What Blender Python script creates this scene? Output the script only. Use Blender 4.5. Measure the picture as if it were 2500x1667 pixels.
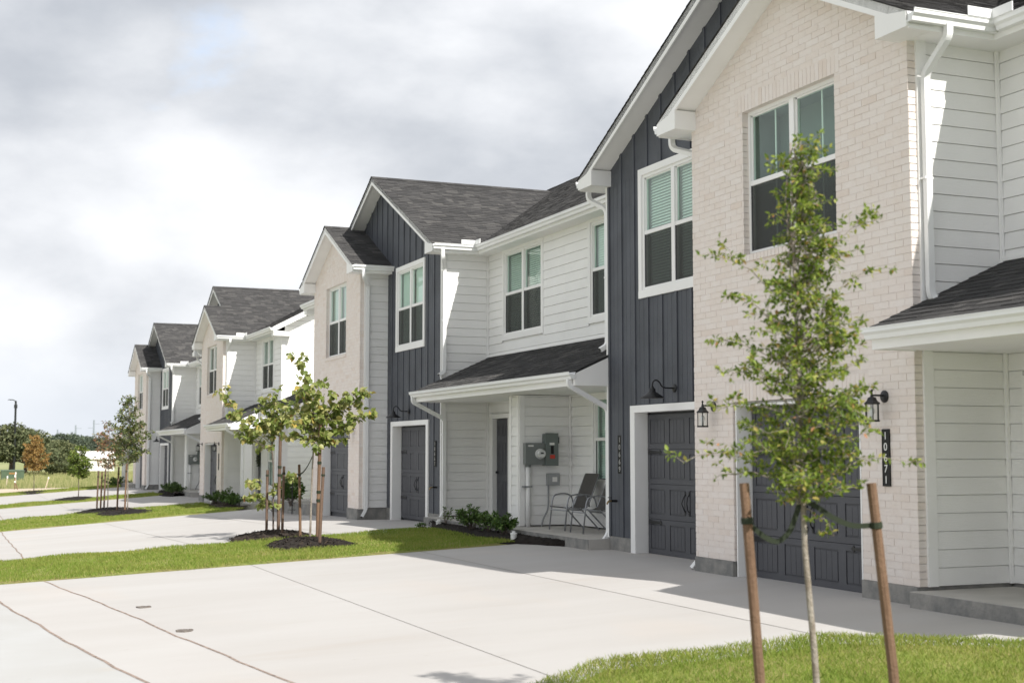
import bpy, math, random
import numpy as np
from mathutils import Vector, Matrix

for o in list(bpy.data.objects):
    bpy.data.objects.remove(o)
scene = bpy.context.scene
COL = scene.collection
R = math.radians

# ------------------------------------------------------------------ camera
yaw, pitch, roll = R(22.6414), R(4.6461), R(-0.0094)
fw = Vector((math.sin(yaw) * math.cos(pitch), math.cos(yaw) * math.cos(pitch), math.sin(pitch)))
rt = Vector((math.cos(yaw), -math.sin(yaw), 0))
up = rt.cross(fw)
rt, up = rt * math.cos(roll) + up * math.sin(roll), up * math.cos(roll) - rt * math.sin(roll)
cam = bpy.data.cameras.new('camera')
cam.sensor_width = 36
cam.lens = 3306.05 * 36 / 2500
cam.clip_start, cam.clip_end = 0.1, 5000
cam.dof.use_dof = True
cam.dof.focus_distance = 22
cam.dof.aperture_fstop = 2.4
camo = bpy.data.objects.new('camera', cam)
camo.matrix_world = Matrix((
    (rt.x, up.x, -fw.x, 0), (rt.y, up.y, -fw.y, 0), (rt.z, up.z, -fw.z, 1.53), (0, 0, 0, 1)))
COL.objects.link(camo)
scene.camera = camo

# ------------------------------------------------------------------ sun and sky
SUN = Vector((0.27, -1.05, 1.0)).normalized()          # towards the sun
sun = bpy.data.lights.new('sun', 'SUN')
sun.energy = 2.8
sun.angle = R(0.6)
sun.color = (1.0, 0.965, 0.91)
suno = bpy.data.objects.new('sun', sun)
suno.rotation_euler = SUN.to_track_quat('Z', 'Y').to_euler()
COL.objects.link(suno)

world = bpy.data.worlds.new('World')
scene.world = world
world.use_nodes = True
world.cycles.sampling_method = 'MANUAL'
world.cycles.sample_map_resolution = 512
wt = world.node_tree
wn, wl = wt.nodes, wt.links
wn.clear()


def wnode(t, **k):
    n = wn.new(t)
    for a, b in k.items():
        setattr(n, a, b)
    return n


def wmath(op, a, b=None):
    n = wnode('ShaderNodeMath', operation=op)
    for i, v in enumerate((a, b)):
        if v is None:
            continue
        if isinstance(v, (int, float)):
            n.inputs[i].default_value = v
        else:
            wl.new(v, n.inputs[i])
    return n.outputs[0]


sky = wnode('ShaderNodeTexSky', sky_type='NISHITA')
sky.sun_disc = False
sky.sun_elevation = math.asin(SUN.z)
sky.sun_rotation = math.atan2(SUN.x, SUN.y)
tc = wnode('ShaderNodeTexCoord')
sep = wnode('ShaderNodeSeparateXYZ')
wl.new(tc.outputs['Generated'], sep.inputs[0])
CL_OFF = (5.15, -7.41, -3.52)
squash = wnode('ShaderNodeMapping')
squash.inputs['Scale'].default_value = (1.0, 1.0, 1.8)
wl.new(tc.outputs['Generated'], squash.inputs[0])


def cloud(scale, detail, rough, off, lo, hi, dist=0.5, puff=0.0, pscale=6.0):
    mp = wnode('ShaderNodeMapping')
    mp.inputs['Location'].default_value = tuple(a + b for a, b in zip(off, CL_OFF))
    wl.new(squash.outputs[0], mp.inputs[0])
    nz = wnode('ShaderNodeTexNoise')
    nz.inputs['Scale'].default_value = scale
    nz.inputs['Detail'].default_value = detail
    nz.inputs['Roughness'].default_value = rough
    nz.inputs['Distortion'].default_value = dist
    wl.new(mp.outputs[0], nz.inputs['Vector'])
    v = nz.outputs[0]
    if puff:
        vo = wnode('ShaderNodeTexVoronoi', feature='F1', normalize=True)
        vo.inputs['Scale'].default_value = pscale
        vo.inputs['Detail'].default_value = 1.0
        vo.inputs['Roughness'].default_value = 0.45
        wl.new(mp.outputs[0], vo.inputs['Vector'])
        v = wmath('ADD', v, wmath('MULTIPLY', wmath('SUBTRACT', 0.42, vo.outputs['Distance']), puff))
    mr = wnode('ShaderNodeMapRange', interpolation_type='SMOOTHSTEP')
    mr.inputs[1].default_value = lo
    mr.inputs[2].default_value = hi
    wl.new(v, mr.inputs[0])
    return mr.outputs[0]


def wmix(fac, a, b):
    n = wnode('ShaderNodeMix', data_type='RGBA')
    if isinstance(fac, (int, float)):
        n.inputs[0].default_value = fac
    else:
        wl.new(fac, n.inputs[0])
    for i, v in ((6, a), (7, b)):
        if isinstance(v, tuple):
            n.inputs[i].default_value = (*v, 1)
        else:
            wl.new(v, n.inputs[i])
    return n.outputs[2]


K = 10.0   # cloud radiance against a background strength of 0.1
body = cloud(2.3, 8, 0.54, (0.0, 0.0, 0), 0.38, 0.80, 0.1, 0.45, 5.0)
fine = cloud(7.0, 7, 0.6, (4.1, 1.3, 2.0), 0.35, 0.70, 0.15)
ccol = wmix(body, (0.25 * K, 0.266 * K, 0.293 * K), (0.535 * K, 0.54 * K, 0.55 * K))
ccol = wmix(wmath('MULTIPLY', fine, 0.2), ccol, (0.54 * K, 0.545 * K, 0.555 * K))
gap = cloud(3.4, 7, 0.58, (7.3, -2.6, 5.0), 0.60, 0.72, 0.1)
skyb = wmix(0.35, sky.outputs[0], (0.48 * K, 0.51 * K, 0.56 * K))
col = wmix(wmath('MULTIPLY', gap, 0.7), ccol, skyb)
hz = wnode('ShaderNodeMapRange', interpolation_type='SMOOTHSTEP')      # cloud thickens and greys towards the horizon all round
hz.inputs[1].default_value = 0.11
hz.inputs[2].default_value = 0.0
hz.inputs[4].default_value = 0.65
wl.new(sep.outputs[2], hz.inputs[0])
col = wmix(hz.outputs[0], col, (0.305 * K, 0.333 * K, 0.372 * K))
bg = wnode('ShaderNodeBackground')
bg.inputs[1].default_value = 0.1
wl.new(col, bg.inputs[0])
out = wnode('ShaderNodeOutputWorld')
wl.new(bg.outputs[0], out.inputs[0])

vs = scene.view_settings
vs.view_transform = 'Standard'
vs.look = 'None'
vs.exposure = 1.15
vs.gamma = 1.0
vs.use_curve_mapping = False
scene.cycles.max_bounces = 6
scene.cycles.diffuse_bounces = 4
scene.cycles.glossy_bounces = 2
scene.cycles.transparent_max_bounces = 16

# ------------------------------------------------------------------ materials
MATS = {}


def mat(name, base, rough=0.7, var=0.0, vscale=3.0, col2=None, bump=0.0, bscale=40.0, rnd=0.0, spec=0.3,
        metal=0.0, stretch=None, stretchb=None, detail=4, colr=None, transl=0.0, lo=0.35, hi=0.65, stain=None, drough=0.0):
    """procedural material: base colour, noise mix to col2, per-object / per-island variation, bump"""
    m = bpy.data.materials.new(name)
    m.use_nodes = True
    nt = m.node_tree
    N, L = nt.nodes, nt.links
    b = N['Principled BSDF']
    b.inputs['Roughness'].default_value = rough
    b.inputs['Specular IOR Level'].default_value = spec
    b.inputs['Metallic'].default_value = metal
    tcn = N.new('ShaderNodeTexCoord')
    src = tcn.outputs['Object']

    def noise(scale, st, det=4, ro=0.55):
        mp = N.new('ShaderNodeMapping')
        if st:
            mp.inputs['Scale'].default_value = st
        L.new(src, mp.inputs[0])
        nz = N.new('ShaderNodeTexNoise')
        nz.inputs['Scale'].default_value = scale
        nz.inputs['Detail'].default_value = det
        nz.inputs['Roughness'].default_value = ro
        L.new(mp.outputs[0], nz.inputs['Vector'])
        return nz.outputs[0]

    def mix(fac, a, c, bt='MIX'):
        n = N.new('ShaderNodeMix')
        n.data_type = 'RGBA'
        n.blend_type = bt
        if isinstance(fac, (int, float)):
            n.inputs[0].default_value = fac
        else:
            L.new(fac, n.inputs[0])
        for i, v in ((6, a), (7, c)):
            if isinstance(v, tuple):
                n.inputs[i].default_value = (*v, 1)
            else:
                L.new(v, n.inputs[i])
        return n.outputs[2]

    colo = base
    if var or col2:
        c2 = col2 if col2 else tuple(x * (1 - var) for x in base)
        mr = N.new('ShaderNodeMapRange')
        mr.inputs[1].default_value = lo
        mr.inputs[2].default_value = hi
        L.new(noise(vscale, stretch, detail), mr.inputs[0])
        colo = mix(mr.outputs[0], base, c2)
    if stain:
        for (sc, st, l_, h_, amt, cs) in stain:
            mrs = N.new('ShaderNodeMapRange')
            mrs.inputs[1].default_value = l_
            mrs.inputs[2].default_value = h_
            mrs.inputs[4].default_value = amt
            L.new(noise(sc, st, 5), mrs.inputs[0])
            colo = mix(mrs.outputs[0], colo, cs)
    if drough:
        b.inputs['Diffuse Roughness'].default_value = drough
    if rnd or colr:
        oi = N.new('ShaderNodeObjectInfo')
        ge = N.new('ShaderNodeNewGeometry')
        ad = N.new('ShaderNodeMath')
        ad.operation = 'ADD'
        L.new(oi.outputs['Random'], ad.inputs[0])
        L.new(ge.outputs['Random Per Island'], ad.inputs[1])
        fr = N.new('ShaderNodeMath')
        fr.operation = 'FRACT'
        L.new(ad.outputs[0], fr.inputs[0])
        if colr:
            rp = N.new('ShaderNodeValToRGB')
            el = rp.color_ramp.elements
            el[0].position, el[0].color = colr[0][0], (*colr[0][1], 1)
            el[1].position, el[1].color = colr[-1][0], (*colr[-1][1], 1)
            for p, c in colr[1:-1]:
                e = el.new(p)
                e.color = (*c, 1)
            L.new(fr.outputs[0], rp.inputs[0])
            colo = mix(1.0 if not (var or col2) else 0.6, colo, rp.outputs[0])
        if rnd:
            mr2 = N.new('ShaderNodeMapRange')
            mr2.inputs[3].default_value = 1 - rnd
            mr2.inputs[4].default_value = 1 + rnd
            L.new(fr.outputs[0], mr2.inputs[0])
            cc = N.new('ShaderNodeCombineColor')
            for i in range(3):
                L.new(mr2.outputs[0], cc.inputs[i])
            colo = mix(1.0, colo, cc.outputs[0], 'MULTIPLY')
    if isinstance(colo, tuple):
        b.inputs['Base Color'].default_value = (*colo, 1)
    else:
        L.new(colo, b.inputs['Base Color'])
    if bump:
        bn = N.new('ShaderNodeBump')
        bn.inputs['Strength'].default_value = bump
        bn.inputs['Distance'].default_value = 0.02
        L.new(noise(bscale, stretchb, 3, 0.65), bn.inputs['Height'])
        L.new(bn.outputs[0], b.inputs['Normal'])
    if transl:
        tb = N.new('ShaderNodeBsdfTranslucent')
        if isinstance(colo, tuple):
            tb.inputs[0].default_value = (*colo, 1)
        else:
            L.new(colo, tb.inputs[0])
        mx = N.new('ShaderNodeMixShader')
        mx.inputs[0].default_value = transl
        L.new(b.outputs[0], mx.inputs[1])
        L.new(tb.outputs[0], mx.inputs[2])
        L.new(mx.outputs[0], N['Material Output'].inputs[0])
    MATS[name] = m
    return m


mat('white_paint', (0.87, 0.865, 0.85), 0.55, var=0.05, vscale=1.3, bump=0.06, bscale=60, rnd=0.012)
mat('siding_x', (0.87, 0.865, 0.85), 0.6, var=0.05, vscale=1.1, bump=0.25, bscale=30, stretchb=(6, 0.35, 6), rnd=0.018)
mat('siding_y', (0.87, 0.865, 0.85), 0.6, var=0.05, vscale=1.1, bump=0.25, bscale=30, stretchb=(0.35, 6, 6), rnd=0.018)
mat('metal_white', (0.82, 0.825, 0.82), 0.35, var=0.06, vscale=2.0, spec=0.5)
mat('charcoal_board', (0.094, 0.101, 0.117), 0.55, var=0.22, vscale=1.6, bump=0.3, bscale=26, stretchb=(5, 5, 0.25), rnd=0.05)
mat('door_grey', (0.090, 0.092, 0.102), 0.5, var=0.12, vscale=2.2, bump=0.2, bscale=40, stretchb=(5, 0.3, 5), rnd=0.03)
mat('brick', (0.735, 0.655, 0.60), 0.9, bump=0.4, bscale=28, col2=(0.785, 0.73, 0.69), vscale=7.0, spec=0.15,
    colr=[(0, (0.785, 0.73, 0.69)), (0.35, (0.765, 0.695, 0.645)), (0.65, (0.745, 0.665, 0.605)), (0.9, (0.775, 0.715, 0.67)),
          (0.97, (0.70, 0.60, 0.525)), (1.0, (0.73, 0.645, 0.58))])
mat('mortar', (0.765, 0.70, 0.655), 0.9, var=0.08, vscale=8, bump=0.5, bscale=60)
mat('shingle', (0.075, 0.074, 0.074), 0.95, bump=0.7, bscale=160, var=0.25, vscale=60, spec=0.08, drough=1.0,
    colr=[(0, (0.050, 0.049, 0.049)), (0.45, (0.075, 0.073, 0.073)), (0.78, (0.095, 0.092, 0.09)), (1.0, (0.14, 0.134, 0.128))])
mat('roof_deck', (0.04, 0.04, 0.042), 0.9, var=0.2)
mat('foundation', (0.30, 0.29, 0.27), 0.9, col2=(0.19, 0.19, 0.185), vscale=5, bump=0.7, bscale=22)
mat('concrete', (0.445, 0.431, 0.416), 0.85, col2=(0.405, 0.386, 0.367), vscale=0.9, bump=0.14, bscale=45,
    stretch=(0.35, 1.0, 1.0), stretchb=(0.6, 3, 1), lo=0.3, hi=0.75, rnd=0.025,
    stain=[(1.7, (0.25, 1.3, 1), 0.60, 0.78, 0.5, (0.40, 0.36, 0.325)), (0.55, (1, 0.5, 1), 0.58, 0.75, 0.35, (0.47, 0.41, 0.36)),
           (9.0, (0.5, 1.6, 1), 0.70, 0.78, 0.55, (0.30, 0.275, 0.25)), (38.0, None, 0.74, 0.80, 0.6, (0.25, 0.225, 0.20))])
mat('concrete_road', (0.435, 0.436, 0.43), 0.85, col2=(0.395, 0.388, 0.373), vscale=0.8, bump=0.14, bscale=45, lo=0.3, hi=0.75,
    stain=[(1.1, (0.5, 1.6, 1), 0.62, 0.74, 0.6, (0.47, 0.385, 0.285)), (9.0, None, 0.70, 0.78, 0.5, (0.30, 0.28, 0.25))])
mat('porch_concrete', (0.47, 0.45, 0.42), 0.85, col2=(0.40, 0.385, 0.36), vscale=2.2, bump=0.2, bscale=40)
mat('joint', (0.36, 0.28, 0.235), 0.95, var=0.5, vscale=14, bump=0.5)
mat('iron_cover', (0.22, 0.19, 0.165), 0.8, var=0.5, vscale=20, bump=0.6, bscale=60)
mat('black_metal', (0.012, 0.012, 0.013), 0.45, spec=0.5, var=0.3, vscale=10)
mat('black_plastic', (0.015, 0.015, 0.014), 0.6)
mat('meter_grey', (0.185, 0.20, 0.195), 0.45, var=0.08, vscale=3, spec=0.5)
mat('panel_green_grey', (0.15, 0.175, 0.165), 0.45, var=0.08, vscale=3, spec=0.5)
mat('plastic_grey', (0.33, 0.34, 0.345), 0.5, var=0.06)
mat('conduit_grey', (0.25, 0.26, 0.27), 0.4, spec=0.5)
mat('pvc_white', (0.80, 0.80, 0.79), 0.3, var=0.04, spec=0.5)
mat('sticker_white', (0.75, 0.74, 0.72), 0.5)
mat('sticker_red', (0.55, 0.06, 0.04), 0.5)
mat('dial', (0.62, 0.63, 0.62), 0.25, spec=0.6)
mat('digit_white', (0.80, 0.80, 0.78), 0.4)
mat('digit_steel', (0.42, 0.42, 0.42), 0.35, metal=0.3)
mat('blind', (0.86, 0.86, 0.84), 0.6, var=0.04)
mat('room', (0.55, 0.57, 0.57), 0.9, var=0.1, vscale=0.6)
mat('room_dark', (0.27, 0.30, 0.295), 0.9, var=0.1, vscale=0.6)
mat('joint_faint', (0.35, 0.33, 0.31), 0.95, var=0.3, vscale=14)
mat('chair_frame', (0.30, 0.31, 0.33), 0.35, metal=0.6, spec=0.5)
mat('chair_mesh', (0.085, 0.080, 0.075), 0.8, var=0.15, vscale=4, bump=0.2, bscale=200)
mat('mulch', (0.022, 0.017, 0.013), 0.95, col2=(0.010, 0.008, 0.007), vscale=18, bump=1.0, bscale=35,
    colr=[(0, (0.012, 0.009, 0.008)), (0.7, (0.028, 0.021, 0.016)), (0.93, (0.055, 0.040, 0.028)), (1, (0.13, 0.095, 0.06))])
mat('soil_lawn', (0.20, 0.24, 0.05), 0.95, col2=(0.27, 0.235, 0.09), vscale=2.2, bump=0.6, bscale=30)
mat('blade', (0.20, 0.28, 0.045), 0.75, col2=(0.33, 0.32, 0.085), vscale=0.75, detail=6, lo=0.42, hi=0.68,
    colr=[(0, (0.15, 0.25, 0.035)), (0.5, (0.24, 0.32, 0.055)), (0.85, (0.34, 0.36, 0.085)), (1, (0.50, 0.42, 0.20))], transl=0.45)
mat('field', (0.30, 0.30, 0.145), 0.95, col2=(0.19, 0.225, 0.085), vscale=0.16, bump=0.8, bscale=3, detail=9, stretch=(1, .35, 1))
mat('sand', (0.55, 0.44, 0.34), 0.95, col2=(0.42, 0.36, 0.27), vscale=0.5, bump=0.6, bscale=4)
mat('bark', (0.20, 0.165, 0.13), 0.9, col2=(0.34, 0.31, 0.27), vscale=16, bump=0.8, bscale=40, stretch=(1, 1, 0.35))
mat('bark_dark', (0.11, 0.085, 0.07), 0.9, col2=(0.17, 0.14, 0.12), vscale=16, bump=0.8, bscale=40, stretch=(1, 1, 0.35))
mat('stake_wood', (0.20, 0.125, 0.08), 0.85, col2=(0.125, 0.075, 0.048), vscale=10, bump=0.5, bscale=30, stretch=(1, 1, 0.15))
mat('stake_wood_aged', (0.165, 0.11, 0.08), 0.85, col2=(0.105, 0.068, 0.05), vscale=10, bump=0.5, bscale=30, stretch=(1, 1, 0.15))
mat('strap', (0.022, 0.03, 0.016), 0.7)
mat('leaf_elm', (0.1, 0.15, 0.03), 0.5, spec=0.35, transl=0.45,
    colr=[(0, (0.091, 0.146, 0.024)), (0.4, (0.165, 0.238, 0.037)), (0.72, (0.268, 0.342, 0.055)), (0.93, (0.415, 0.427, 0.104)), (0.978, (0.439, 0.305, 0.098)), (1, (0.439, 0.207, 0.110))])
mat('leaf_redbud', (0.12, 0.17, 0.04), 0.45, spec=0.35, transl=0.4,
    colr=[(0, (0.146, 0.202, 0.045)), (0.35, (0.224, 0.280, 0.067)), (0.65, (0.347, 0.370, 0.129)), (0.92, (0.470, 0.448, 0.190)), (0.98, (0.538, 0.403, 0.101)), (1, (0.336, 0.146, 0.078))])
mat('leaf_oak', (0.06, 0.09, 0.03), 0.5, spec=0.4, transl=0.25,
    colr=[(0, (0.075, 0.105, 0.035)), (0.6, (0.14, 0.175, 0.055)), (0.92, (0.24, 0.25, 0.09)), (1, (0.34, 0.22, 0.10))])
mat('leaf_lime', (0.12, 0.19, 0.03), 0.5, spec=0.4, transl=0.3,
    colr=[(0, (0.085, 0.135, 0.022)), (0.6, (0.15, 0.21, 0.035)), (1, (0.24, 0.27, 0.055))])
mat('leaf_orange', (0.3, 0.18, 0.05), 0.5, spec=0.3, transl=0.4,
    colr=[(0, (0.26, 0.18, 0.06)), (0.5, (0.40, 0.26, 0.085)), (0.85, (0.46, 0.26, 0.10)), (1, (0.28, 0.27, 0.09))])
mat('leaf_rust', (0.25, 0.17, 0.08), 0.5, spec=0.3, transl=0.3,
    colr=[(0, (0.11, 0.12, 0.04)), (0.45, (0.24, 0.19, 0.09)), (0.8, (0.36, 0.20, 0.11)), (1, (0.42, 0.17, 0.12))])
mat('leaf_shrub', (0.05, 0.10, 0.02), 0.4, spec=0.5, transl=0.25,
    colr=[(0, (0.047, 0.095, 0.020)), (0.6, (0.081, 0.155, 0.030)), (1, (0.176, 0.270, 0.061))])
mat('leaf_far', (0.05, 0.07, 0.03), 0.8, transl=0.15,
    colr=[(0, (0.078, 0.098, 0.046)), (0.5, (0.130, 0.150, 0.072)), (1, (0.221, 0.227, 0.117))])
mat('leaf_juniper', (0.04, 0.06, 0.035), 0.8, transl=0.1,
    colr=[(0, (0.065, 0.088, 0.065)), (0.6, (0.104, 0.130, 0.091)), (1, (0.156, 0.182, 0.124))])
mat('transformer_green', (0.085, 0.125, 0.075), 0.6, var=0.15)
mat('pole_black', (0.018, 0.02, 0.02), 0.5)
mat('tower_grey', (0.26, 0.29, 0.33), 0.6)
mat('shed_white', (0.80, 0.78, 0.74), 0.5, var=0.05)
mat('wreath', (0.05, 0.075, 0.04), 0.8, colr=[(0, (0.03, 0.05, 0.02)), (0.7, (0.07, 0.09, 0.05)), (1, (0.16, 0.15, 0.12))])
mat('brass', (0.30, 0.22, 0.12), 0.35, metal=0.8)


def glass_mat(name, tint, ior=1.5):
    m = bpy.data.materials.new(name)
    m.use_nodes = True
    N, L = m.node_tree.nodes, m.node_tree.links
    N.remove(N['Principled BSDF'])
    t = N.new('ShaderNodeBsdfTransparent')
    t.inputs[0].default_value = (*tint, 1)
    g = N.new('ShaderNodeBsdfGlossy')
    g.inputs['Roughness'].default_value = 0.015
    g.inputs[0].default_value = (0.9, 0.95, 0.92, 1)
    lw = N.new('ShaderNodeLayerWeight')
    lw.inputs[0].default_value = 0.5
    pw = N.new('ShaderNodeMath')
    pw.operation = 'POWER'
    pw.inputs[1].default_value = 4.5
    L.new(lw.outputs['Facing'], pw.inputs[0])
    f = N.new('ShaderNodeMapRange')
    f.inputs[3].default_value = 0.07
    f.inputs[4].default_value = 0.95
    L.new(pw.outputs[0], f.inputs[0])
    mx = N.new('ShaderNodeMixShader')
    L.new(f.outputs[0], mx.inputs[0])
    L.new(t.outputs[0], mx.inputs[1])
    L.new(g.outputs[0], mx.inputs[2])
    L.new(mx.outputs[0], N['Material Output'].inputs[0])
    MATS[name] = m


glass_mat('glass', (0.82, 0.975, 0.905))
glass_mat('glass_clear', (0.93, 0.94, 0.93))


def screen_mat():
    m = bpy.data.materials.new('insect_screen')
    m.use_nodes = True
    N, L = m.node_tree.nodes, m.node_tree.links
    b = N['Principled BSDF']
    b.inputs['Base Color'].default_value = (0.042, 0.042, 0.04, 1)
    b.inputs['Roughness'].default_value = 0.8
    t = N.new('ShaderNodeBsdfTransparent')
    mx = N.new('ShaderNodeMixShader')
    mx.inputs[0].default_value = 0.72
    L.new(t.outputs[0], mx.inputs[1])
    L.new(b.outputs[0], mx.inputs[2])
    L.new(mx.outputs[0], N['Material Output'].inputs[0])
    MATS['insect_screen'] = m


screen_mat()

# ------------------------------------------------------------------ mesh helpers
YC = 23.947            # mirror axis of the townhouse
MIR = False
ORG = Vector((0, 0, 0))


def my(y):
    return 2 * YC - y if MIR else y


def link(name, mesh, parent=None, loc=None):
    o = bpy.data.objects.new(name, mesh)
    COL.objects.link(o)
    if parent is not None:
        o.parent = parent
    if loc is not None:
        o.location = loc
    return o


class MB:
    def __init__(s):
        s.v, s.f = [], []

    def box(s, x0, x1, y0, y1, z0, z1):
        i = len(s.v)
        s.v += [(x, y, z) for x in (x0, x1) for y in (y0, y1) for z in (z0, z1)]
        s.f += [tuple(i + k for k in q) for q in ((0, 1, 3, 2), (4, 6, 7, 5), (0, 4, 5, 1), (2, 3, 7, 6), (0, 2, 6, 4), (1, 5, 7, 3))]
        return s

    def prism(s, pts, vec):
        n, i = len(pts), len(s.v)
        s.v += [tuple(p) for p in pts] + [tuple(a + b for a, b in zip(p, vec)) for p in pts]
        s.f += [tuple(i + k for k in range(n))[::-1], tuple(i + n + k for k in range(n))]
        s.f += [(i + k, i + (k + 1) % n, i + n + (k + 1) % n, i + n + k) for k in range(n)]
        return s

    def face(s, pts):
        i = len(s.v)
        s.v += [tuple(p) for p in pts]
        s.f.append(tuple(range(i, i + len(pts))))
        return s

    def tube(s, pts, r, n=8, cap=True, rot=0.0, flat=1.0):
        pts = [Vector(p) for p in pts]
        rs = r if isinstance(r, (list, tuple)) else [r] * len(pts)
        i0 = len(s.v)
        ref = None
        for k, p in enumerate(pts):
            t = (pts[min(k + 1, len(pts) - 1)] - pts[max(k - 1, 0)]).normalized()
            if ref is None:
                ref = Vector((1, 0, 0)) if abs(t.x) < 0.8 else Vector((0, 1, 0))
            a = (ref - t * ref.dot(t)).normalized()
            ref = a
            b = t.cross(a)
            for j in range(n):
                w = rot + 2 * math.pi * j / n
                q = p + (a * math.cos(w) + b * math.sin(w) * flat) * rs[k]
                s.v.append(tuple(q))
        for k in range(len(pts) - 1):
            for j in range(n):
                a, b = i0 + k * n + j, i0 + k * n + (j + 1) % n
                s.f.append((a, b, b + n, a + n))
        if cap:
            s.f.append(tuple(i0 + j for j in range(n))[::-1])
            e = i0 + (len(pts) - 1) * n
            s.f.append(tuple(e + j for j in range(n)))
        return s

    def lathe(s, prof, c, axis='z', n=16):
        """prof: (radius, height) pairs about the axis through c"""
        i0 = len(s.v)
        for r, h in prof:
            for j in range(n):
                w = 2 * math.pi * j / n
                a, b = r * math.cos(w), r * math.sin(w)
                d = {'z': (a, b, h), 'x': (h, a, b), 'y': (a, h, b)}[axis]
                s.v.append(tuple(c[q] + d[q] for q in range(3)))
        for k in range(len(prof) - 1):
            for j in range(n):
                a, b = i0 + k * n + j, i0 + k * n + (j + 1) % n
                s.f.append((a, b, b + n, a + n))
        s.f.append(tuple(i0 + j for j in range(n))[::-1])
        e = i0 + (len(prof) - 1) * n
        s.f.append(tuple(e + j for j in range(n)))
        return s

    def mesh(s, name, m, smooth=False):
        vv = [(v[0] - ORG.x, my(v[1]) - ORG.y, v[2] - ORG.z) for v in s.v]
        ff = [f[::-1] for f in s.f] if MIR else s.f
        me = bpy.data.meshes.new(name)
        me.from_pydata(vv, [], ff)
        me.materials.append(MATS[m])
        if smooth:
            me.polygons.foreach_set('use_smooth', [True] * len(me.polygons))
        return me

    def build(s, name, m, parent=None, smooth=False, stuff=False):
        o = link(name, s.mesh(name, m, smooth), parent)
        if stuff:
            o['kind'] = 'stuff'
        return o


def np_mesh(name, V, F, m, parent=None, loc=None):
    """V (n,3), F (m,k) numpy arrays"""
    me = bpy.data.meshes.new(name)
    V = np.asarray(V, dtype=np.float32)
    F = np.asarray(F, dtype=np.int32)
    k = F.shape[1]
    me.vertices.add(len(V))
    me.vertices.foreach_set('co', V.ravel())
    me.loops.add(F.size)
    me.loops.foreach_set('vertex_index', F.ravel())
    me.polygons.add(len(F))
    me.polygons.foreach_set('loop_start', np.arange(0, F.size, k, dtype=np.int32))
    me.polygons.foreach_set('loop_total', np.full(len(F), k, dtype=np.int32))
    me.update(calc_edges=True)
    me.validate()
    me.materials.append(MATS[m])
    return link(name, me, parent, loc)


def empty(name, loc):
    o = bpy.data.objects.new(name, None)
    o.location = loc
    o.empty_display_size = 0.2
    COL.objects.link(o)
    return o


def tag(o, label=None, cat=None, group=None, kind=None):
    if label:
        o['label'] = label
    if cat:
        o['category'] = cat
    if group:
        o['group'] = group
    if kind:
        o['kind'] = kind
    return o


KIDS = {}


def copy_tree(o, parent=None):
    c = o.copy()
    COL.objects.link(c)
    c.parent = parent
    for ch in KIDS.get(o.name, ()):
        copy_tree(ch, c)
    return c


def index_children():
    KIDS.clear()
    for o in bpy.data.objects:
        if o.parent:
            KIDS.setdefault(o.parent.name, []).append(o)


# ------------------------------------------------------------------ ground
def clamp01(t):
    return min(1.0, max(0.0, t))


def zb(y):
    return -0.05 - 0.33 * clamp01((y - 28) / 20)


def G(x, y):
    s = 0.046 + 0.026 * clamp01((y - 22) / 18)
    h = zb(y) + s * (max(0.8, min(x, 9.3)) - 9.3)
    if x < 0.8:
        h -= 0.005 * min(0.8 - x, 20)
    if y > 80:
        h += (-0.95 - h) * clamp01((y - 80) / 20)
    return h


def polyx(pts, y):
    for (ya, xa), (yb, xb) in zip(pts, pts[1:]):
        if y <= yb:
            return xa + (xb - xa) * (y - ya) / (yb - ya)
    return pts[-1][1]


def sheet(name, m, xl, xr, ys, nx, dz, parent=None, thick=0.0, wob=0.0, seed=0):
    """ground sheet between curves xl(y) and xr(y), following the terrain"""
    rng = random.Random(seed)
    V, F = [], []
    for y in ys:
        a, b = xl(y), xr(y)
        for i in range(nx + 1):
            x = a + (b - a) * i / nx
            yy = y
            if wob and (y == ys[0] or y == ys[-1]):
                yy = y + rng.uniform(-wob, wob)
            V.append((x, yy, G(x, yy) + dz))
    n = nx + 1
    for j in range(len(ys) - 1):
        for i in range(nx):
            F.append((j * n + i, j * n + i + 1, (j + 1) * n + i + 1, (j + 1) * n + i))
    return np_mesh(name, V, F, m, parent)


def frange(a, b, st):
    n = max(1, int(round((b - a) / st)))
    return [a + (b - a) * i / n for i in range(n + 1)]


ys = frange(-40, 120, 2) + [130, 145, 160, 180, 210, 250, 320, 420, 600, 1000, 2500]
xs = [-1500, -500, -200, -100, -60, -30, -15, -6, 0.8] + frange(2, 9.3, 0.8)[0:] + [12, 16, 22, 30, 50, 90, 160, 300, 600, 1500]
V = [(x, y, G(x, y) - 0.09) for y in ys for x in xs]
F = [(j * len(xs) + i, j * len(xs) + i + 1, (j + 1) * len(xs) + i + 1, (j + 1) * len(xs) + i)
     for j in range(len(ys) - 1) for i in range(len(xs) - 1)]
tag(np_mesh('ground', V, F, 'field'), kind='structure')
sheet('sand_strip', 'sand', lambda y: -30, lambda y: 9 + 0.3 * math.sin(y * 2.1), frange(81.5, 97, 1), 16, -0.02)['kind'] = 'structure'

J1 = [(4, 3.6), (9, 2.95), (11.1, 2.68), (14.3, 2.30), (17.7, 1.94), (21.8, 1.42)]
J2 = [(4, 2.6), (9, 2.05), (11.86, 1.63), (13.9, 1.33), (16.7, 1.01), (19.2, 0.72), (21.8, 0.45)]


def wav(y, s):
    return 0.012 * math.sin(y * 2.3 + s) + 0.008 * math.sin(y * 6.1 + 2 * s)


drive = empty('driveway', (0, 0, 0))
tag(drive, kind='structure')


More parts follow.
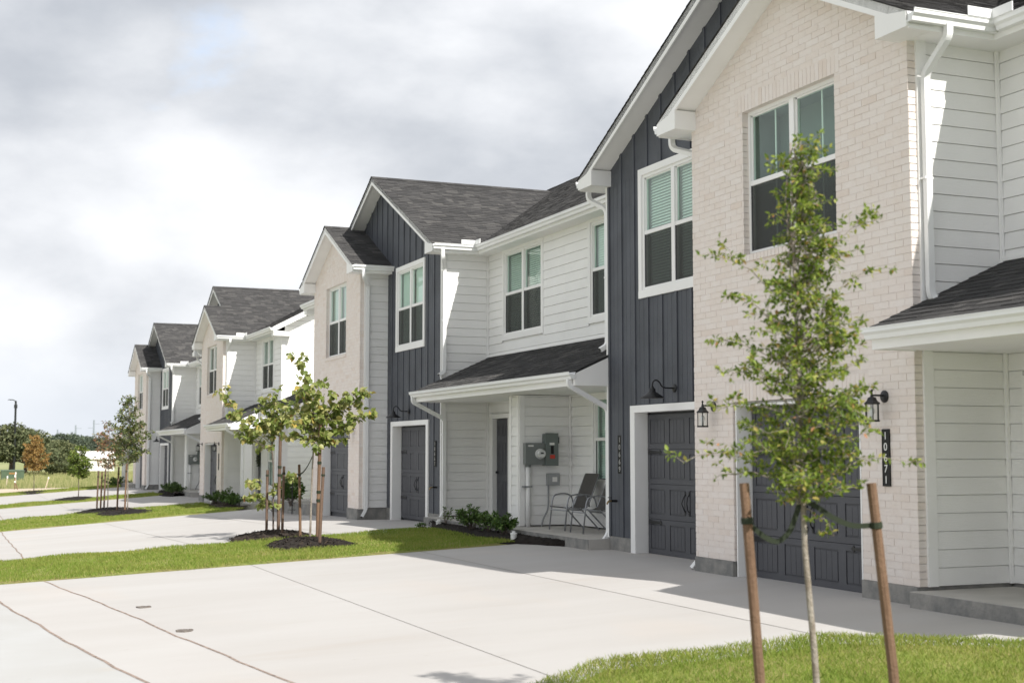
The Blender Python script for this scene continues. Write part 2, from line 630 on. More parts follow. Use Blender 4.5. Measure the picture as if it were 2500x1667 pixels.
def drive_slabs(ya, yb, lines, parent, roadm='concrete_road', wob=0.0):
    yy = frange(ya, yb, 0.4)
    g = [0.014, 0.012] + [0.004] * 8
    for k in range(len(lines) - 1):
        a, b = lines[k], lines[k + 1]
        ga = 0 if k == 0 else g[k - 1]
        gb = 0 if k == len(lines) - 2 else g[k]
        sheet('slab', roadm if k == 0 else 'concrete', lambda y, a=a, ga=ga: a(y) + ga, lambda y, b=b, gb=gb: b(y) - gb, yy, 10, 0.0, parent)
        if k > 0:
            sheet('joint', 'joint' if k < 3 else 'joint_faint', lambda y, a=a, ga=ga: a(y) - ga - 0.002, lambda y, a=a, ga=ga: a(y) + ga + 0.002, yy, 1, 0.003, parent)


drive_slabs(8.4, 21.75, [lambda y: -14, lambda y: polyx(J2, y) + wav(y, 1), lambda y: polyx(J1, y) + wav(y, 2.2),
                          lambda y: 4.55, lambda y: 7.4, lambda y: 10.6], drive)
d2_ = empty('driveway', (0, 0, 0))
tag(d2_, kind='structure')
drive_slabs(26.6, 43.7, [lambda y: -14, lambda y: 0.5 + 0.012 * (y - 27) + wav(y, 3), lambda y: 1.42 + 0.012 * (y - 27) + wav(y, 4),
                         lambda y: 4.55, lambda y: 7.4, lambda y: 10.6], d2_)
d3_ = empty('driveway', (0, 0, 0))
tag(d3_, kind='structure')
drive_slabs(51.6, 61.8, [lambda y: -14, lambda y: 1.0, lambda y: 2.0, lambda y: 4.55, lambda y: 10.6], d3_)
d4_ = empty('driveway', (0, 0, 0))
tag(d4_, kind='structure')
drive_slabs(65.2, 77.2, [lambda y: -14, lambda y: 1.0, lambda y: 2.0, lambda y: 4.55, lambda y: 10.6], d4_)
# entry walk at the near porch, road behind the camera
sheet('entry_walk', 'concrete', lambda y: 7.75 + 0.9 * clamp01((10.3 - y) / 1.3) ** 1.5, lambda y: 9.2, frange(8.6, 10.292, 0.25), 6, 0.004)['kind'] = 'structure'
sheet('road', 'concrete_road', lambda y: -14, lambda y: polyx(J2, max(y, 4)), frange(-30, 8.39, 1.2), 6, 0.0)['kind'] = 'structure'
for ya, yb in ((21.76, 26.59), (43.71, 51.59), (61.81, 65.19), (77.21, 130)):
    sheet('road', 'concrete_road', lambda y: -14, lambda y: -2.2, frange(ya, yb, 2), 4, 0.0)['kind'] = 'structure'
for (x, y, a), lb in (((2.31, 17.28, 0.3), 'small rusty drain cover set in the driveway, farther of the two'), ((2.41, 14.82, 0.9), 'small rusty drain cover set in the driveway, nearer of the two')):
    mb = MB()
    n = 14
    rr = [(0.095 + random.Random(i * 7 + int(y)).uniform(-0.012, 0.012)) for i in range(n)]
    mb.prism([(x + rr[i] * math.cos(a + i * 2 * math.pi / n), y + 1.15 * rr[i] * math.sin(a + i * 2 * math.pi / n), G(x, y) + 0.002 - 0.05) for i in range(n)], (0, 0, 0.056))
    mb.lathe([(0.02, 0), (0.02, 0.012), (0.008, 0.014)], (x + 0.06, y, G(x, y) + 0.005))
    tag(mb.build('drain_cover', 'iron_cover'), lb, 'drain cover', 'drain covers in the driveway')

# lawns: soil sheet and real blades
RNG = np.random.default_rng(5)


def inpoly_lawn(name, xl, xr, y0f, y1f, dens, hgt, wid, dz=0.03, nsheet=24):
    """lawn between x = xl..xr and y0f(x)..y1f(x)"""
    root = []
    V, F = [], []
    nx, ny = nsheet, 8
    for i in range(nx + 1):
        x = xl + (xr - xl) * i / nx
        for j in range(ny + 1):
            t = j / ny
            y = y0f(x) + (y1f(x) - y0f(x)) * t
            edge = min(t, 1 - t, i / nx * 3, (1 - i / nx) * 3)
            V.append((x, y, G(x, y) + (dz if 0 < edge else -0.02) + 0.012 * math.sin(3.1 * x + 1.7 * y)))
    n = ny + 1
    for i in range(nx):
        for j in range(ny):
            F.append((i * n + j, (i + 1) * n + j, (i + 1) * n + j + 1, i * n + j + 1))
    s = np_mesh('lawn', V, F, 'soil_lawn')
    tag(s, kind='structure')
    area = (xr - xl) * abs(y1f((xl + xr) / 2) - y0f((xl + xr) / 2))
    N_ = int(area * dens)
    x = RNG.uniform(xl - 0.02, xr + 0.02, N_)
    t = RNG.uniform(-0.004, 1.004, N_)
    ya = np.array([y0f(v) for v in x])
    yb = np.array([y1f(v) for v in x])
    y = ya + (yb - ya) * t + RNG.normal(0, 0.015, N_)
    patch = 0.5 + 0.5 * np.sin(2.3 * x + 1.1 * y) * np.sin(1.3 * x - 2.7 * y)
    z = np.array([G(a, b) for a, b in zip(x, y)]) + dz - 0.01 + 0.012 * np.sin(3.1 * x + 1.7 * y)
    h = hgt * RNG.uniform(0.55, 1.25, N_) * (0.8 + 0.4 * patch)
    w = wid * RNG.uniform(0.7, 1.3, N_)
    az = RNG.uniform(0, 2 * np.pi, N_)
    ln = RNG.normal(0, 0.45, (N_, 2)) * h[:, None]
    dx, dy = np.cos(az) * w, np.sin(az) * w
    V = np.stack([np.stack([x - dx, y - dy, z], 1), np.stack([x + dx, y + dy, z], 1),
                  np.stack([x + ln[:, 0] * 0.5 + dx * 0.7, y + ln[:, 1] * 0.5 + dy * 0.7, z + h * 0.6], 1),
                  np.stack([x + ln[:, 0], y + ln[:, 1], z + h], 1)], 1).reshape(-1, 3)
    i = np.arange(N_)[:, None] * 4
    F = np.concatenate([i + np.array([[0, 1, 2]]), i + np.array([[0, 2, 3]])], 0)
    o = np_mesh('grass', V, F, 'blade')
    tag(o, name, 'grass', kind='stuff')


fgy = lambda x: -0.14 + polyx([(2.0, 8.4), (3.6, 9.3), (4.4, 9.95), (4.9, 10.28), (6.0, 10.40), (7.2, 10.30), (7.8, 9.75), (8.3, 9.1), (8.6, 8.5), (9, 8.3)], x) + 0.02 * math.sin(9 * x) + 0.012 * math.sin(23 * x)
inpoly_lawn('short green grass of the foreground lawn beside the near driveway', 2.0, 8.62, lambda x: 4.6, fgy, 3400, 0.05, 0.0035, 0.05)
inpoly_lawn('short green grass strip between the first two driveways', -2.2, 9.12, lambda x: 21.72 + 0.03 * math.sin(5 * x) + 0.015 * math.sin(17 * x), lambda x: 26.62 + 0.04 * math.sin(4 * x), 1500, 0.05, 0.006, 0.04)
inpoly_lawn('short green grass strip before the farther townhouse row', -2.2, 8.9, lambda x: 43.68 + 0.05 * math.sin(3 * x), lambda x: 51.62, 420, 0.055, 0.011, 0.04)
inpoly_lawn('narrow green grass strip between the far driveways', -2.2, 9.0, lambda x: 61.78 + 0.05 * math.sin(3 * x), lambda x: 65.22, 380, 0.055, 0.014, 0.04)
inpoly_lawn('farthest green grass strip before the sandy ground', -2.2, 9.0, lambda x: 77.2, lambda x: 81.8 + 0.2 * math.sin(x), 260, 0.06, 0.018, 0.04)

# ------------------------------------------------------------------ townhouse row (built once, mirrored halves)
XB, XD, XW, XR = 9.3, 10.01, 11.13, 10.52         # brick, charcoal, centre recess, end recess planes
Y0, YB, Y2, YE = 11.396, 15.907, 19.855, 7.16     # brick right, brick left, charcoal left, end wall
ZE = 6.06                                         # roof surface at the eaves
OV = 0.40
PI_ = 0.5                                         # gable pitch
EXP = 0.187
ORG = Vector((15, YC, 0))
bld = empty('townhouse_row', ORG)
NPL = [0]


def spans(a, b, z0, z1, holes):
    out_ = [(a, b)]
    for (ha, hb, hz0, hz1) in holes:
        if min(z1, hz1) - max(z0, hz0) < 0.35 * (z1 - z0):
            continue
        new = []
        for (p, q) in out_:
            if hb <= p or ha >= q:
                new.append((p, q))
            else:
                if ha > p:
                    new.append((p, ha))
                if hb < q:
                    new.append((hb, q))
        out_ = new
    return [(p, q) for p, q in out_ if q - p > 0.02]


def siding(kind, at, a, b, z0, z1, holes=(), sgn=-1, joined=False, lim=None, name='siding_wall'):
    """lap siding. kind 'x': wall facing -x at x=at running in y; kind 'y': facing sgn*y at y=at running in x"""
    wall = MB()
    m = 'siding_x' if kind == 'x' else 'siding_y'
    n = int(math.ceil((z1 - z0) / EXP - 1e-6))
    for (p, q) in [(a, b)]:
        pass
    ws = []
    zed = sorted({z0, z1} | {h[2] for h in holes if z0 < h[2] < z1} | {h[3] for h in holes if z0 < h[3] < z1})
    for za, zc in zip(zed, zed[1:]):
        for p, q in spans(a, b, za, zc, holes):
            ws.append((p, q, za, zc))
    for p, q, za, zc in ws:
        if lim:
            pa = max(p, lim(zc)[0]); qa = min(q, lim(zc)[1])
        else:
            pa, qa = p, q
        if qa - pa < 0.02:
            continue
        if kind == 'x':
            wall.box(at + 0.014, at + 0.06, pa, qa, za, zc)
        else:
            wall.box(pa, qa, *( (at + 0.014, at + 0.06) if sgn < 0 else (at - 0.06, at - 0.014)), za, zc)
    w = wall.build(name, m, bld)
    J = MB()
    for i in range(n):
        za, zc = z0 + i * EXP, min(z0 + (i + 1) * EXP, z1)
        aa, bb = a, b
        if lim:
            l0, l1 = lim(zc)
            aa, bb = max(a, l0), min(b, l1)
            if bb - aa < 0.05:
                continue
        for p, q in spans(aa, bb, za, zc, holes):
            mb = J if joined else MB()
            if kind == 'x':
                mb.prism([(at - 0.019, p, za + 0.0055), (at - 0.010, p, zc), (at + 0.013, p, zc), (at + 0.013, p, za + 0.0055)], (0, q - p, 0))
            else:
                s = sgn
                mb.prism([(p, at + s * 0.019, za + 0.0055), (p, at + s * 0.010, zc), (p, at - s * 0.013, zc), (p, at - s * 0.013, za + 0.0055)], (q - p, 0, 0))
            if not joined:
                mb.build('plank', m, w)
                NPL[0] += 1
    if joined:
        J.build('plank', m, w, stuff=True)
    return w


def trim(*boxes, name='trim', m='white_paint', parent=None):
    mb = MB()
    for b_ in boxes:
        mb.box(*b_)
    return mb.build(name, m, parent or bld)


SH_PARTS = [0]


def shingles(parent, P0, eu, ev, L, ur, seed, parts=False, exp_=0.142):
    """courses of shingles on a roof plane: P0 eave origin, eu along the eave, ev up the slope, ur(v) -> range"""
    rng = random.Random(seed)
    P0, eu, ev = Vector(P0), Vector(eu).normalized(), Vector(ev).normalized()
    nn = eu.cross(ev)
    if nn.z < 0:
        nn = -nn
    J = MB()
    r = 0
    v = -0.02
    while v < L - 0.01:
        ve = min(v + exp_ * 1.25, L)
        a, b = ur(max(0, v + exp_ * 0.5))
        if b - a > 0.03:
            u = a - rng.uniform(0, 0.12)
            while u < b:
                w = rng.choice((0.13, 0.17, 0.22, 0.28, 0.33))
                p, q = max(u, a), min(u + w - 0.004, b)
                u += w
                if q - p < 0.012:
                    continue
                t = 0.008 + rng.choice((0, 0.003, 0.006))
                dv = rng.choice((0, 0, 0.0, 0.012))
                mb = MB() if parts else J
                A = P0 + eu * p + ev * (v + dv)
                mb.prism([A, A + nn * t, A + ev * (ve - v - dv) + nn * 0.002, A + ev * (ve - v - dv)], eu * (q - p))
                if parts:
                    if SH_PARTS[0] < 300:
                        mb.build('shingle', 'shingle', parent)
                        SH_PARTS[0] += 1
                    else:
                        i = len(J.v)
                        J.v += mb.v
                        J.f += [tuple(k + i for k in f) for f in mb.f]
        r += 1
        v += exp_
    if J.v:
        J.build('shingle', 'shingle', parent, stuff=True)


def gutter_x(x0, x1, y, z, s):
    """gutter on an eave running in x, mounted at y, opening towards s*y; z is its top"""
    mb = MB()
    pr = [(0, 0), (0, -0.115), (0.075, -0.115), (0.085, -0.07), (0.115, -0.045), (0.115, -0.005), (0.122, -0.005), (0.122, 0.004), (0.108, 0.004), (0.105, -0.03), (0.01, -0.035)]
    mb.prism([(x0, y + s * a, z + b) for a, b in pr], (x1 - x0, 0, 0))
    return mb.build('gutter', 'metal_white', bld)


def gutter_y(y0, y1, x, z):
    mb = MB()
    pr = [(0, 0), (0, -0.115), (0.075, -0.115), (0.085, -0.07), (0.115, -0.045), (0.115, -0.005), (0.122, -0.005), (0.122, 0.004), (0.108, 0.004), (0.105, -0.03), (0.01, -0.035)]
    mb.prism([(x - a, y0, z + b) for a, b in pr], (0, y1 - y0, 0))
    return mb.build('gutter', 'metal_white', bld)


def rounded(pts, r=0.07, n=4):
    pts = [Vector(p) for p in pts]
    o = [pts[0]]
    for a, b, c in zip(pts, pts[1:], pts[2:]):
        d0, d1 = (a - b), (c - b)
        k = min(r, d0.length * 0.45, d1.length * 0.45)
        p, q = b + d0.normalized() * k, b + d1.normalized() * k
        for i in range(n + 1):
            t = i / n
            o.append(p * (1 - t) ** 2 + b * 2 * t * (1 - t) + q * t * t)
    return o + [pts[-1]]


def downspout(pts, straps=(), elbow=True):
    mb = MB()
    rp = rounded(pts, 0.09, 5)
    mb.tube(rp, 0.054, 4, rot=math.pi / 4, flat=0.8)
    d = mb.build('downspout', 'metal_white', bld)
    # black end plate standing in for the shade inside the open mouth
    a, b = Vector(pts[-2]), Vector(pts[-1])
    t = (b - a).normalized()
    MB().tube([b + t * 0.001, b + t * 0.004], 0.044, 4, rot=math.pi / 4, flat=0.8).build('spout_mouth_shade', 'black_plastic', d)
    if straps:
        for (x, y, z) in straps:
            MB().box(x - 0.055, x + 0.055, y - 0.05, y + 0.05, z - 0.012, z + 0.012).build('strap', 'metal_white', d)
    return d


def window(X, ya, yb, z0, z1, wide, blind=True, rec=0.0, single=False, screens=True):
    """double unit facing -x: frame, panes above, insect screens below"""
    f = MB()
    xf, xk = X + rec, X + rec + 0.07
    fr = 0.045
    f.box(xf, xk, ya, yb, z0, z0 + fr).box(xf, xk, ya, yb, z1 - fr, z1)
    f.box(xf, xk, ya, ya + fr, z0 + fr, z1 - fr).box(xf, xk, yb - fr, yb, z0 + fr, z1 - fr)
    cols = [(ya + fr, yb - fr)]
    if not single:
        c = (ya + yb) / 2
        f.box(xf - 0.004, xk, c - 0.05, c + 0.05, z0 + fr, z1 - fr)
        cols = [(ya + fr, c - 0.05), (c + 0.05, yb - fr)]
    zm = (z0 + z1) / 2
    for a, b in cols:
        f.box(xf + 0.008, xk, a, b, zm - 0.035, zm + 0.025)
        f.box(xf + 0.03, xk, a, a + 0.02, zm + 0.025, z1 - fr).box(xf + 0.03, xk, b - 0.02, b, zm + 0.025, z1 - fr).box(xf + 0.03, xk, a, b, z1 - fr - 0.02, z1 - fr)
    w = f.build('window', 'white_paint', bld)
    for a, b in cols:
        MB().face([(xf + 0.045, q_, z_) for q_, z_ in ((a + 0.02, zm + 0.025), (b - 0.02, zm + 0.025), (b - 0.02, z1 - fr - 0.02), (a + 0.02, z1 - fr - 0.02))]).build('pane', 'glass', w)
        MB().face([(xf + 0.055, q_, z_) for q_, z_ in ((a, z0 + fr), (b, z0 + fr), (b, zm - 0.035), (a, zm - 0.035))]).build('pane', 'glass', w)
        if screens:
          MB().face([(xf + 0.013, q_, z_) for q_, z_ in ((a + 0.012, z0 + fr + 0.012), (b - 0.012, z0 + fr + 0.012), (b - 0.012, zm - 0.045), (a + 0.012, zm - 0.045))]).build('screen', 'insect_screen', w)
        s = MB()
        s.box(xf + 0.008, xf + 0.02, a, a + 0.012, z0 + fr, zm - 0.035).box(xf + 0.008, xf + 0.02, b - 0.012, b, z0 + fr, zm - 0.035).box(xf + 0.008, xf + 0.02, a, b, z0 + fr, z0 + fr + 0.012)
        s.build('screen_frame', 'door_grey', w)
        if blind:
            bl = MB()
            tl = 0.010 + 0.030 * ((ya * 7.3 + z0 * 3.1 + (0.37 if MIR else 0)) % 1.0)
            z = z0 + fr + 0.02
            while z < z1 - fr - 0.03:
                bl.prism([(xk + 0.035, a + 0.03, z), (xk + 0.035 + tl, a + 0.03, z + 0.052 - tl * 0.3), (xk + 0.038 + tl, a + 0.03, z + 0.051 - tl * 0.3), (xk + 0.038, a + 0.03, z - 0.001)], (0, b - a - 0.06, 0))
                z += 0.046
            bl.build('blind', 'blind', w, stuff=True)
        else:
            MB().tube([(xk + 0.03, (a + b) / 2, z0 + 0.2), (xk + 0.03, (a + b) / 2, z1 - fr)], 0.012, 6).build('blind_wand', 'blind', w)
    q = MB()
    q.box(xk + 0.42, xk + 0.43, ya - 0.02, yb + 0.02, z0, z1)
    q.box(xk, xk + 0.42, ya - 0.02, ya, z0, z1).box(xk, xk + 0.42, yb, yb + 0.02, z0, z1).box(xk, xk + 0.42, ya, yb, z1, z1 + 0.02).box(xk, xk + 0.42, ya, yb, z0 - 0.02, z0)
    q.build('room', 'room' if blind else 'room_dark', w)
    if wide:
        t = wide
        s = MB()
        s.box(X - 0.03, X + 0.013, ya - t, yb + t, z1, z1 + t).box(X - 0.03, X + 0.013, ya - t, ya, z0, z1).box(X - 0.03, X + 0.013, yb, yb + t, z0, z1)
        s.box(X - 0.034, X + 0.013, ya - t, yb + t, z0 - t * 1.15, z0)
        s.build('casing', 'white_paint', w)
    return w


def garage(X, ya, yb, z0, z1):
    nsec, npan = 4, 4
    h = (z1 - z0) / nsec
    body = MB()
    pans = []
    for i in range(nsec):
        a, b = z0 + i * h + 0.003, z0 + (i + 1) * h - 0.003
        body.box(X + 0.014, X + 0.05, ya, yb, a, b)
        rail = 0.075
        body.box(X, X + 0.014, ya, yb, a, a + rail).box(X, X + 0.014, ya, yb, b - rail, b)
        pw = (yb - ya) / npan
        for k in range(npan):
            p, q = ya + k * pw, ya + (k + 1) * pw
            body.box(X, X + 0.014, p, p + 0.072, a + rail, b - rail).box(X, X + 0.014, q - 0.072, q, a + rail, b - rail)
            pans.append((p + 0.072, q - 0.072, a + rail, b - rail))
    d = body.build('garage_door', 'door_grey', bld)
    for (p, q, a, b) in pans:
        mb = MB()
        g = 0.022
        n = 4
        w = (q - p - 2 * g) / n
        for k in range(n):
            y = p + g + k * w
            mb.box(X + 0.003, X + 0.014, y + (0.003 if k else 0), y + w - (0.003 if k < n - 1 else 0), a + g, b - g)
        mb.build('panel', 'door_grey', d)
    for zc in (z0 + h, z0 + 3 * h):
        zc -= 0.05
        for s, y in ((1, ya + 0.01), (-1, yb - 0.01)):
            mb = MB()
            pts = [(0, -0.035), (0.36, -0.014), (0.38, -0.04), (0.43, 0), (0.38, 0.04), (0.36, 0.014), (0, 0.035)]
            mb.prism([(X - 0.008, y + s * u, zc + v) for u, v in pts], (0.009, 0, 0))
            mb.build('strap_hinge', 'black_metal', d)
    yc = (ya + yb) / 2
    zc = z0 + 1.5 * h
    for s in (-1, 1):
        mb = MB()
        y = yc + s * 0.055
        mb.tube([(X - 0.005, y, zc - 0.13), (X - 0.03, y - s * 0.0, zc - 0.09), (X - 0.055, y + s * 0.02, zc), (X - 0.03, y, zc + 0.09), (X - 0.005, y, zc + 0.13)], 0.009, 6)
        for e in (-1, 1):
            mb.prism([(X - 0.007, y + u, zc + e * (0.13 + v)) for u, v in ((-0.012, -0.02), (0.012, -0.02), (0.018, 0.02), (0, 0.055), (-0.018, 0.02))], (0.008, 0, 0))
        mb.build('handle', 'black_metal', d)
    return d


def entry_door(X, ya, yb, z0, z1):
    d = MB().box(X, X + 0.045, ya, yb, z0, z1).build('door', 'door_grey', bld)
    w = yb - ya
    for (u0, u1) in ((0.12, 0.44), (0.56, 0.88)):
        for (v0, v1) in ((0.08, 0.36), (0.42, 0.76), (0.82, 0.94)):
            a, b = ya + u0 * w, ya + u1 * w
            p, q = z0 + v0 * (z1 - z0), z0 + v1 * (z1 - z0)
            mb = MB()
            mb.box(X - 0.006, X, a, b, p, p + 0.02).box(X - 0.006, X, a, b, q - 0.02, q).box(X - 0.006, X, a, a + 0.02, p, q).box(X - 0.006, X, b - 0.02, b, p, q)
            mb.box(X - 0.004, X, a + 0.05, b - 0.05, p + 0.05, q - 0.05)
            mb.build('door_panel', 'door_grey', d)
    MB().lathe([(0.012, -0.055), (0.028, -0.05), (0.028, -0.03), (0.01, -0.02), (0.03, -0.006), (0.03, 0.0)], (X, ya + 0.07, z0 + 0.95), 'x', 10).build('knob', 'black_metal', d)
    t = MB()
    t.box(X - 0.10, X + 0.05, ya - 0.115, ya - 0.012, z0, z1 + 0.11).box(X - 0.10, X + 0.05, yb + 0.012, yb + 0.115, z0, z1 + 0.11).box(X - 0.10, X + 0.05, ya - 0.012, yb + 0.012, z1 + 0.012, z1 + 0.11)
    t.build('door_trim', 'white_paint', d)
    return d


def rake(X, xw, ytip, yr, ztip, zr, s, wb_ytop, name='rake_board'):
    """rake fascia on the front of a gable slope plus its sloped soffit; s = +1 when y grows towards the ridge"""
    dirz = (zr - ztip) / (yr - ytip)
    b = MB()
    b.prism([(X, ytip, ztip - 0.17), (X, ytip, ztip - 0.012), (X, yr, zr - 0.012), (X, yr, zr - 0.19)], (0.028, 0, 0))
    b.build(name, 'white_paint', bld)
    q = MB()
    o = 0.115
    q.prism([(X + 0.028, ytip, ztip - o - 0.03), (X + 0.028, ytip, ztip - o), (X + 0.028, yr, zr - o), (X + 0.028, yr, zr - o - 0.03)], (xw - X - 0.028, 0, 0))
    q.build('soffit', 'white_paint', bld)


def deck(poly, dz=-0.11):
    return MB().prism(poly, (0, 0, dz)).build('roof', 'roof_deck', bld)


# ---- brick walls
NEAR_BRICKS = []


def brick_wall():
    global ORG
    xb = XB
    course, length, t = 0.079, 0.262, 0.1
    mort = 0.0075
    zt = lambda y: ZE - 0.14 + PI_ * (min(y - (Y0 - OV), (YB + OV) - y))
    gz, wz0, wz1 = 2.16, 4.02, 5.86
    wa, wb2 = 12.68, 14.63
    ga, gb = 12.32, 14.95
    bk = MB()
    ycen = (Y0 + YB) / 2
    X1 = xb + 0.0042
    for (a, b, p, q) in ((Y0 + .006, ga - .004, .14, gz), (gb + .004, YB - .006, .14, gz), (Y0 + .006, wa - .004, gz, wz1), (wb2 + .004, YB - .006, gz, wz1), (wa - .004, wb2 + .004, gz + .003, wz0 - .004)):
        bk.box(X1, xb + 0.1, a, b, p, q)
    bk.prism([(X1, Y0 + .006, wz1), (X1, YB - .006, wz1), (X1, YB - .006, zt(YB)), (X1, ycen, zt(ycen)), (X1, Y0 + .006, zt(Y0))], (0.093, 0, 0))
    wall = bk.build('brick_wall', 'mortar', bld)
    lst = []          # (x, y, z, w, h)
    z = 0.142
    i = 0
    sol = 0.235
    while z < zt(ycen):
        zc = z + course / 2
        holes = []
        if zc < gz:
            holes.append((ga, gb))
        elif zc < gz + sol:
            holes.append((ga - 0.16, gb + 0.16))
        if wz0 - 0.1 < zc < wz0:
            holes.append((wa - 0.06, wb2 + 0.06))
        if wz0 <= zc < wz1:
            holes.append((wa, wb2))
        elif wz1 <= zc < wz1 + sol:
            holes.append((wa - 0.1, wb2 + 0.1))
        a, b = Y0, YB
        if zc > zt(Y0):
            d = (zc - zt(Y0)) / PI_
            a, b = Y0 + d, YB - d
        y = Y0 - (length / 2 if i % 2 else 0)
        while y < b:
            for p, q in spans(max(y, a), min(y + length - mort, b), 0, 1, [(h[0], h[1], 0, 1) for h in holes]):
                if q - p > 0.035:
                    lst.append((p, q, z, z + course - mort))
            y += length
        z += course
        i += 1
    for (a, b, z0) in ((ga - 0.16, gb + 0.16, gz), (wa - 0.1, wb2 + 0.1, wz1)):   # soldier courses
        n = int((b - a) / 0.079)
        w = (b - a) / n
        for k in range(n):
            lst.append((a + k * w, a + (k + 1) * w - mort, z0 + 0.002, z0 + sol - mort))
    rng = random.Random(3 if MIR else 2)
    joined = MB()
    order = sorted(range(len(lst)), key=lambda k: (lst[k][0]))
    chosen = set()
    if not MIR:
        # the largest in the picture: the near strip right of the window and of the garage
        c = [k for k in order if lst[k][0] < 12.7 and (lst[k][1] - lst[k][0]) > 0.2]
        chosen = set(c[:288])
    for k, (p, q, z0, z1) in enumerate(lst):
        dx = rng.uniform(-0.002, 0.0025)
        if k in chosen:
            o = MB().box(xb + dx, xb + t, p, q, z0, z1).build('brick', 'brick', wall)
        else:
            joined.box(xb + dx, xb + t, p, q, z0, z1)
    # rowlock sill
    n = 26
    a, b = wa - 0.06, wb2 + 0.06
    w = (b - a) / n
    for k in range(n):
        joined.prism([(xb - 0.03, a + k * w, wz0 - 0.095), (xb - 0.03, a + k * w, wz0 - 0.022), (xb + 0.09, a + k * w, wz0 - 0.004), (xb + 0.09, a + k * w, wz0 - 0.095)], (0, w - mort, 0))
    joined.build('brick', 'brick', wall, stuff=True)
    # brick returns at the corners and in the window reveals
    bk2 = MB()
    for yy, s_ in ((wa, -1), (wb2, 1)):
        bk2.box(xb + 0.1, xb + 0.15, min(yy + s_ * 0.004, yy + s_ * 0.05), max(yy + s_ * 0.004, yy + s_ * 0.05), wz0, wz1)
    for yy, s_ in ((Y0, 1), (YB, -1), (ga, -1), (gb, 1)):
        bk2.box(xb + 0.1, xb + 0.135, min(yy + s_ * 0.004, yy + s_ * 0.05), max(yy + s_ * 0.004, yy + s_ * 0.05), 0.14, 5.7 if yy in (Y0, YB) else gz)
    bk2.build('mortar_bed', 'mortar', wall)
    rv = MB()
    z = 0.142
    while z < 5.75:
        for yy, s in ((Y0, 1), (YB, -1)):
            rv.box(xb + 0.004, xb + 0.1, min(yy - s * 0.003, yy + s * 0.03), max(yy - s * 0.003, yy + s * 0.03), z, z + course - mort)
        if wz0 < z < wz1 - course:
            for yy, s in ((wa, -1), (wb2, 1)):
                rv.box(xb + 0.004, xb + 0.13, min(yy - s * 0.004, yy + s * 0.03), max(yy - s * 0.004, yy + s * 0.03), z, z + course - mort)
        if z < gz - course:
            for yy, s in ((ga, -1), (gb, 1)):
                rv.box(xb + 0.004, xb + 0.13, min(yy - s * 0.004, yy + s * 0.03), max(yy - s * 0.004, yy + s * 0.03), z, z + course - mort)
        z += course
    rv.build('brick', 'brick', wall, stuff=True)
    # foundation
    for a, b in ((Y0 + 0.01, ga), (gb, YB - 0.01)):
        MB().box(xb - 0.025, xb + 0.1, a, b, -0.5, 0.139).build('foundation', 'foundation', bld)
    window(xb, wa, wb2, wz0, wz1, 0, blind=MIR, rec=0.085)
    trim((xb + 0.1, xb + 0.2, ga, ga + 0.03, -0.45, gz), (xb + 0.1, xb + 0.2, gb - 0.03, gb, -0.45, gz), (xb + 0.1, xb + 0.2, ga + 0.03, gb - 0.03, gz - 0.03, gz), name='jamb')
    trim((xb + 0.02, xb + 0.25, gb - 0.055, gb - 0.031, -0.45, gz - 0.031), (xb + 0.02, xb + 0.25, ga + 0.031, ga + 0.055, -0.45, gz - 0.031),
         (xb + 0.02, xb + 0.25, ga + 0.056, gb - 0.056, gz - 0.06, gz - 0.031), name='jamb')
    MB().box(xb + 0.29, xb + 0.34, ga, gb, -0.45, gz).build('door_stop', 'door_grey', bld)
    garage(xb + 0.235, ga + 0.085, gb - 0.085, -0.055, gz - 0.07)


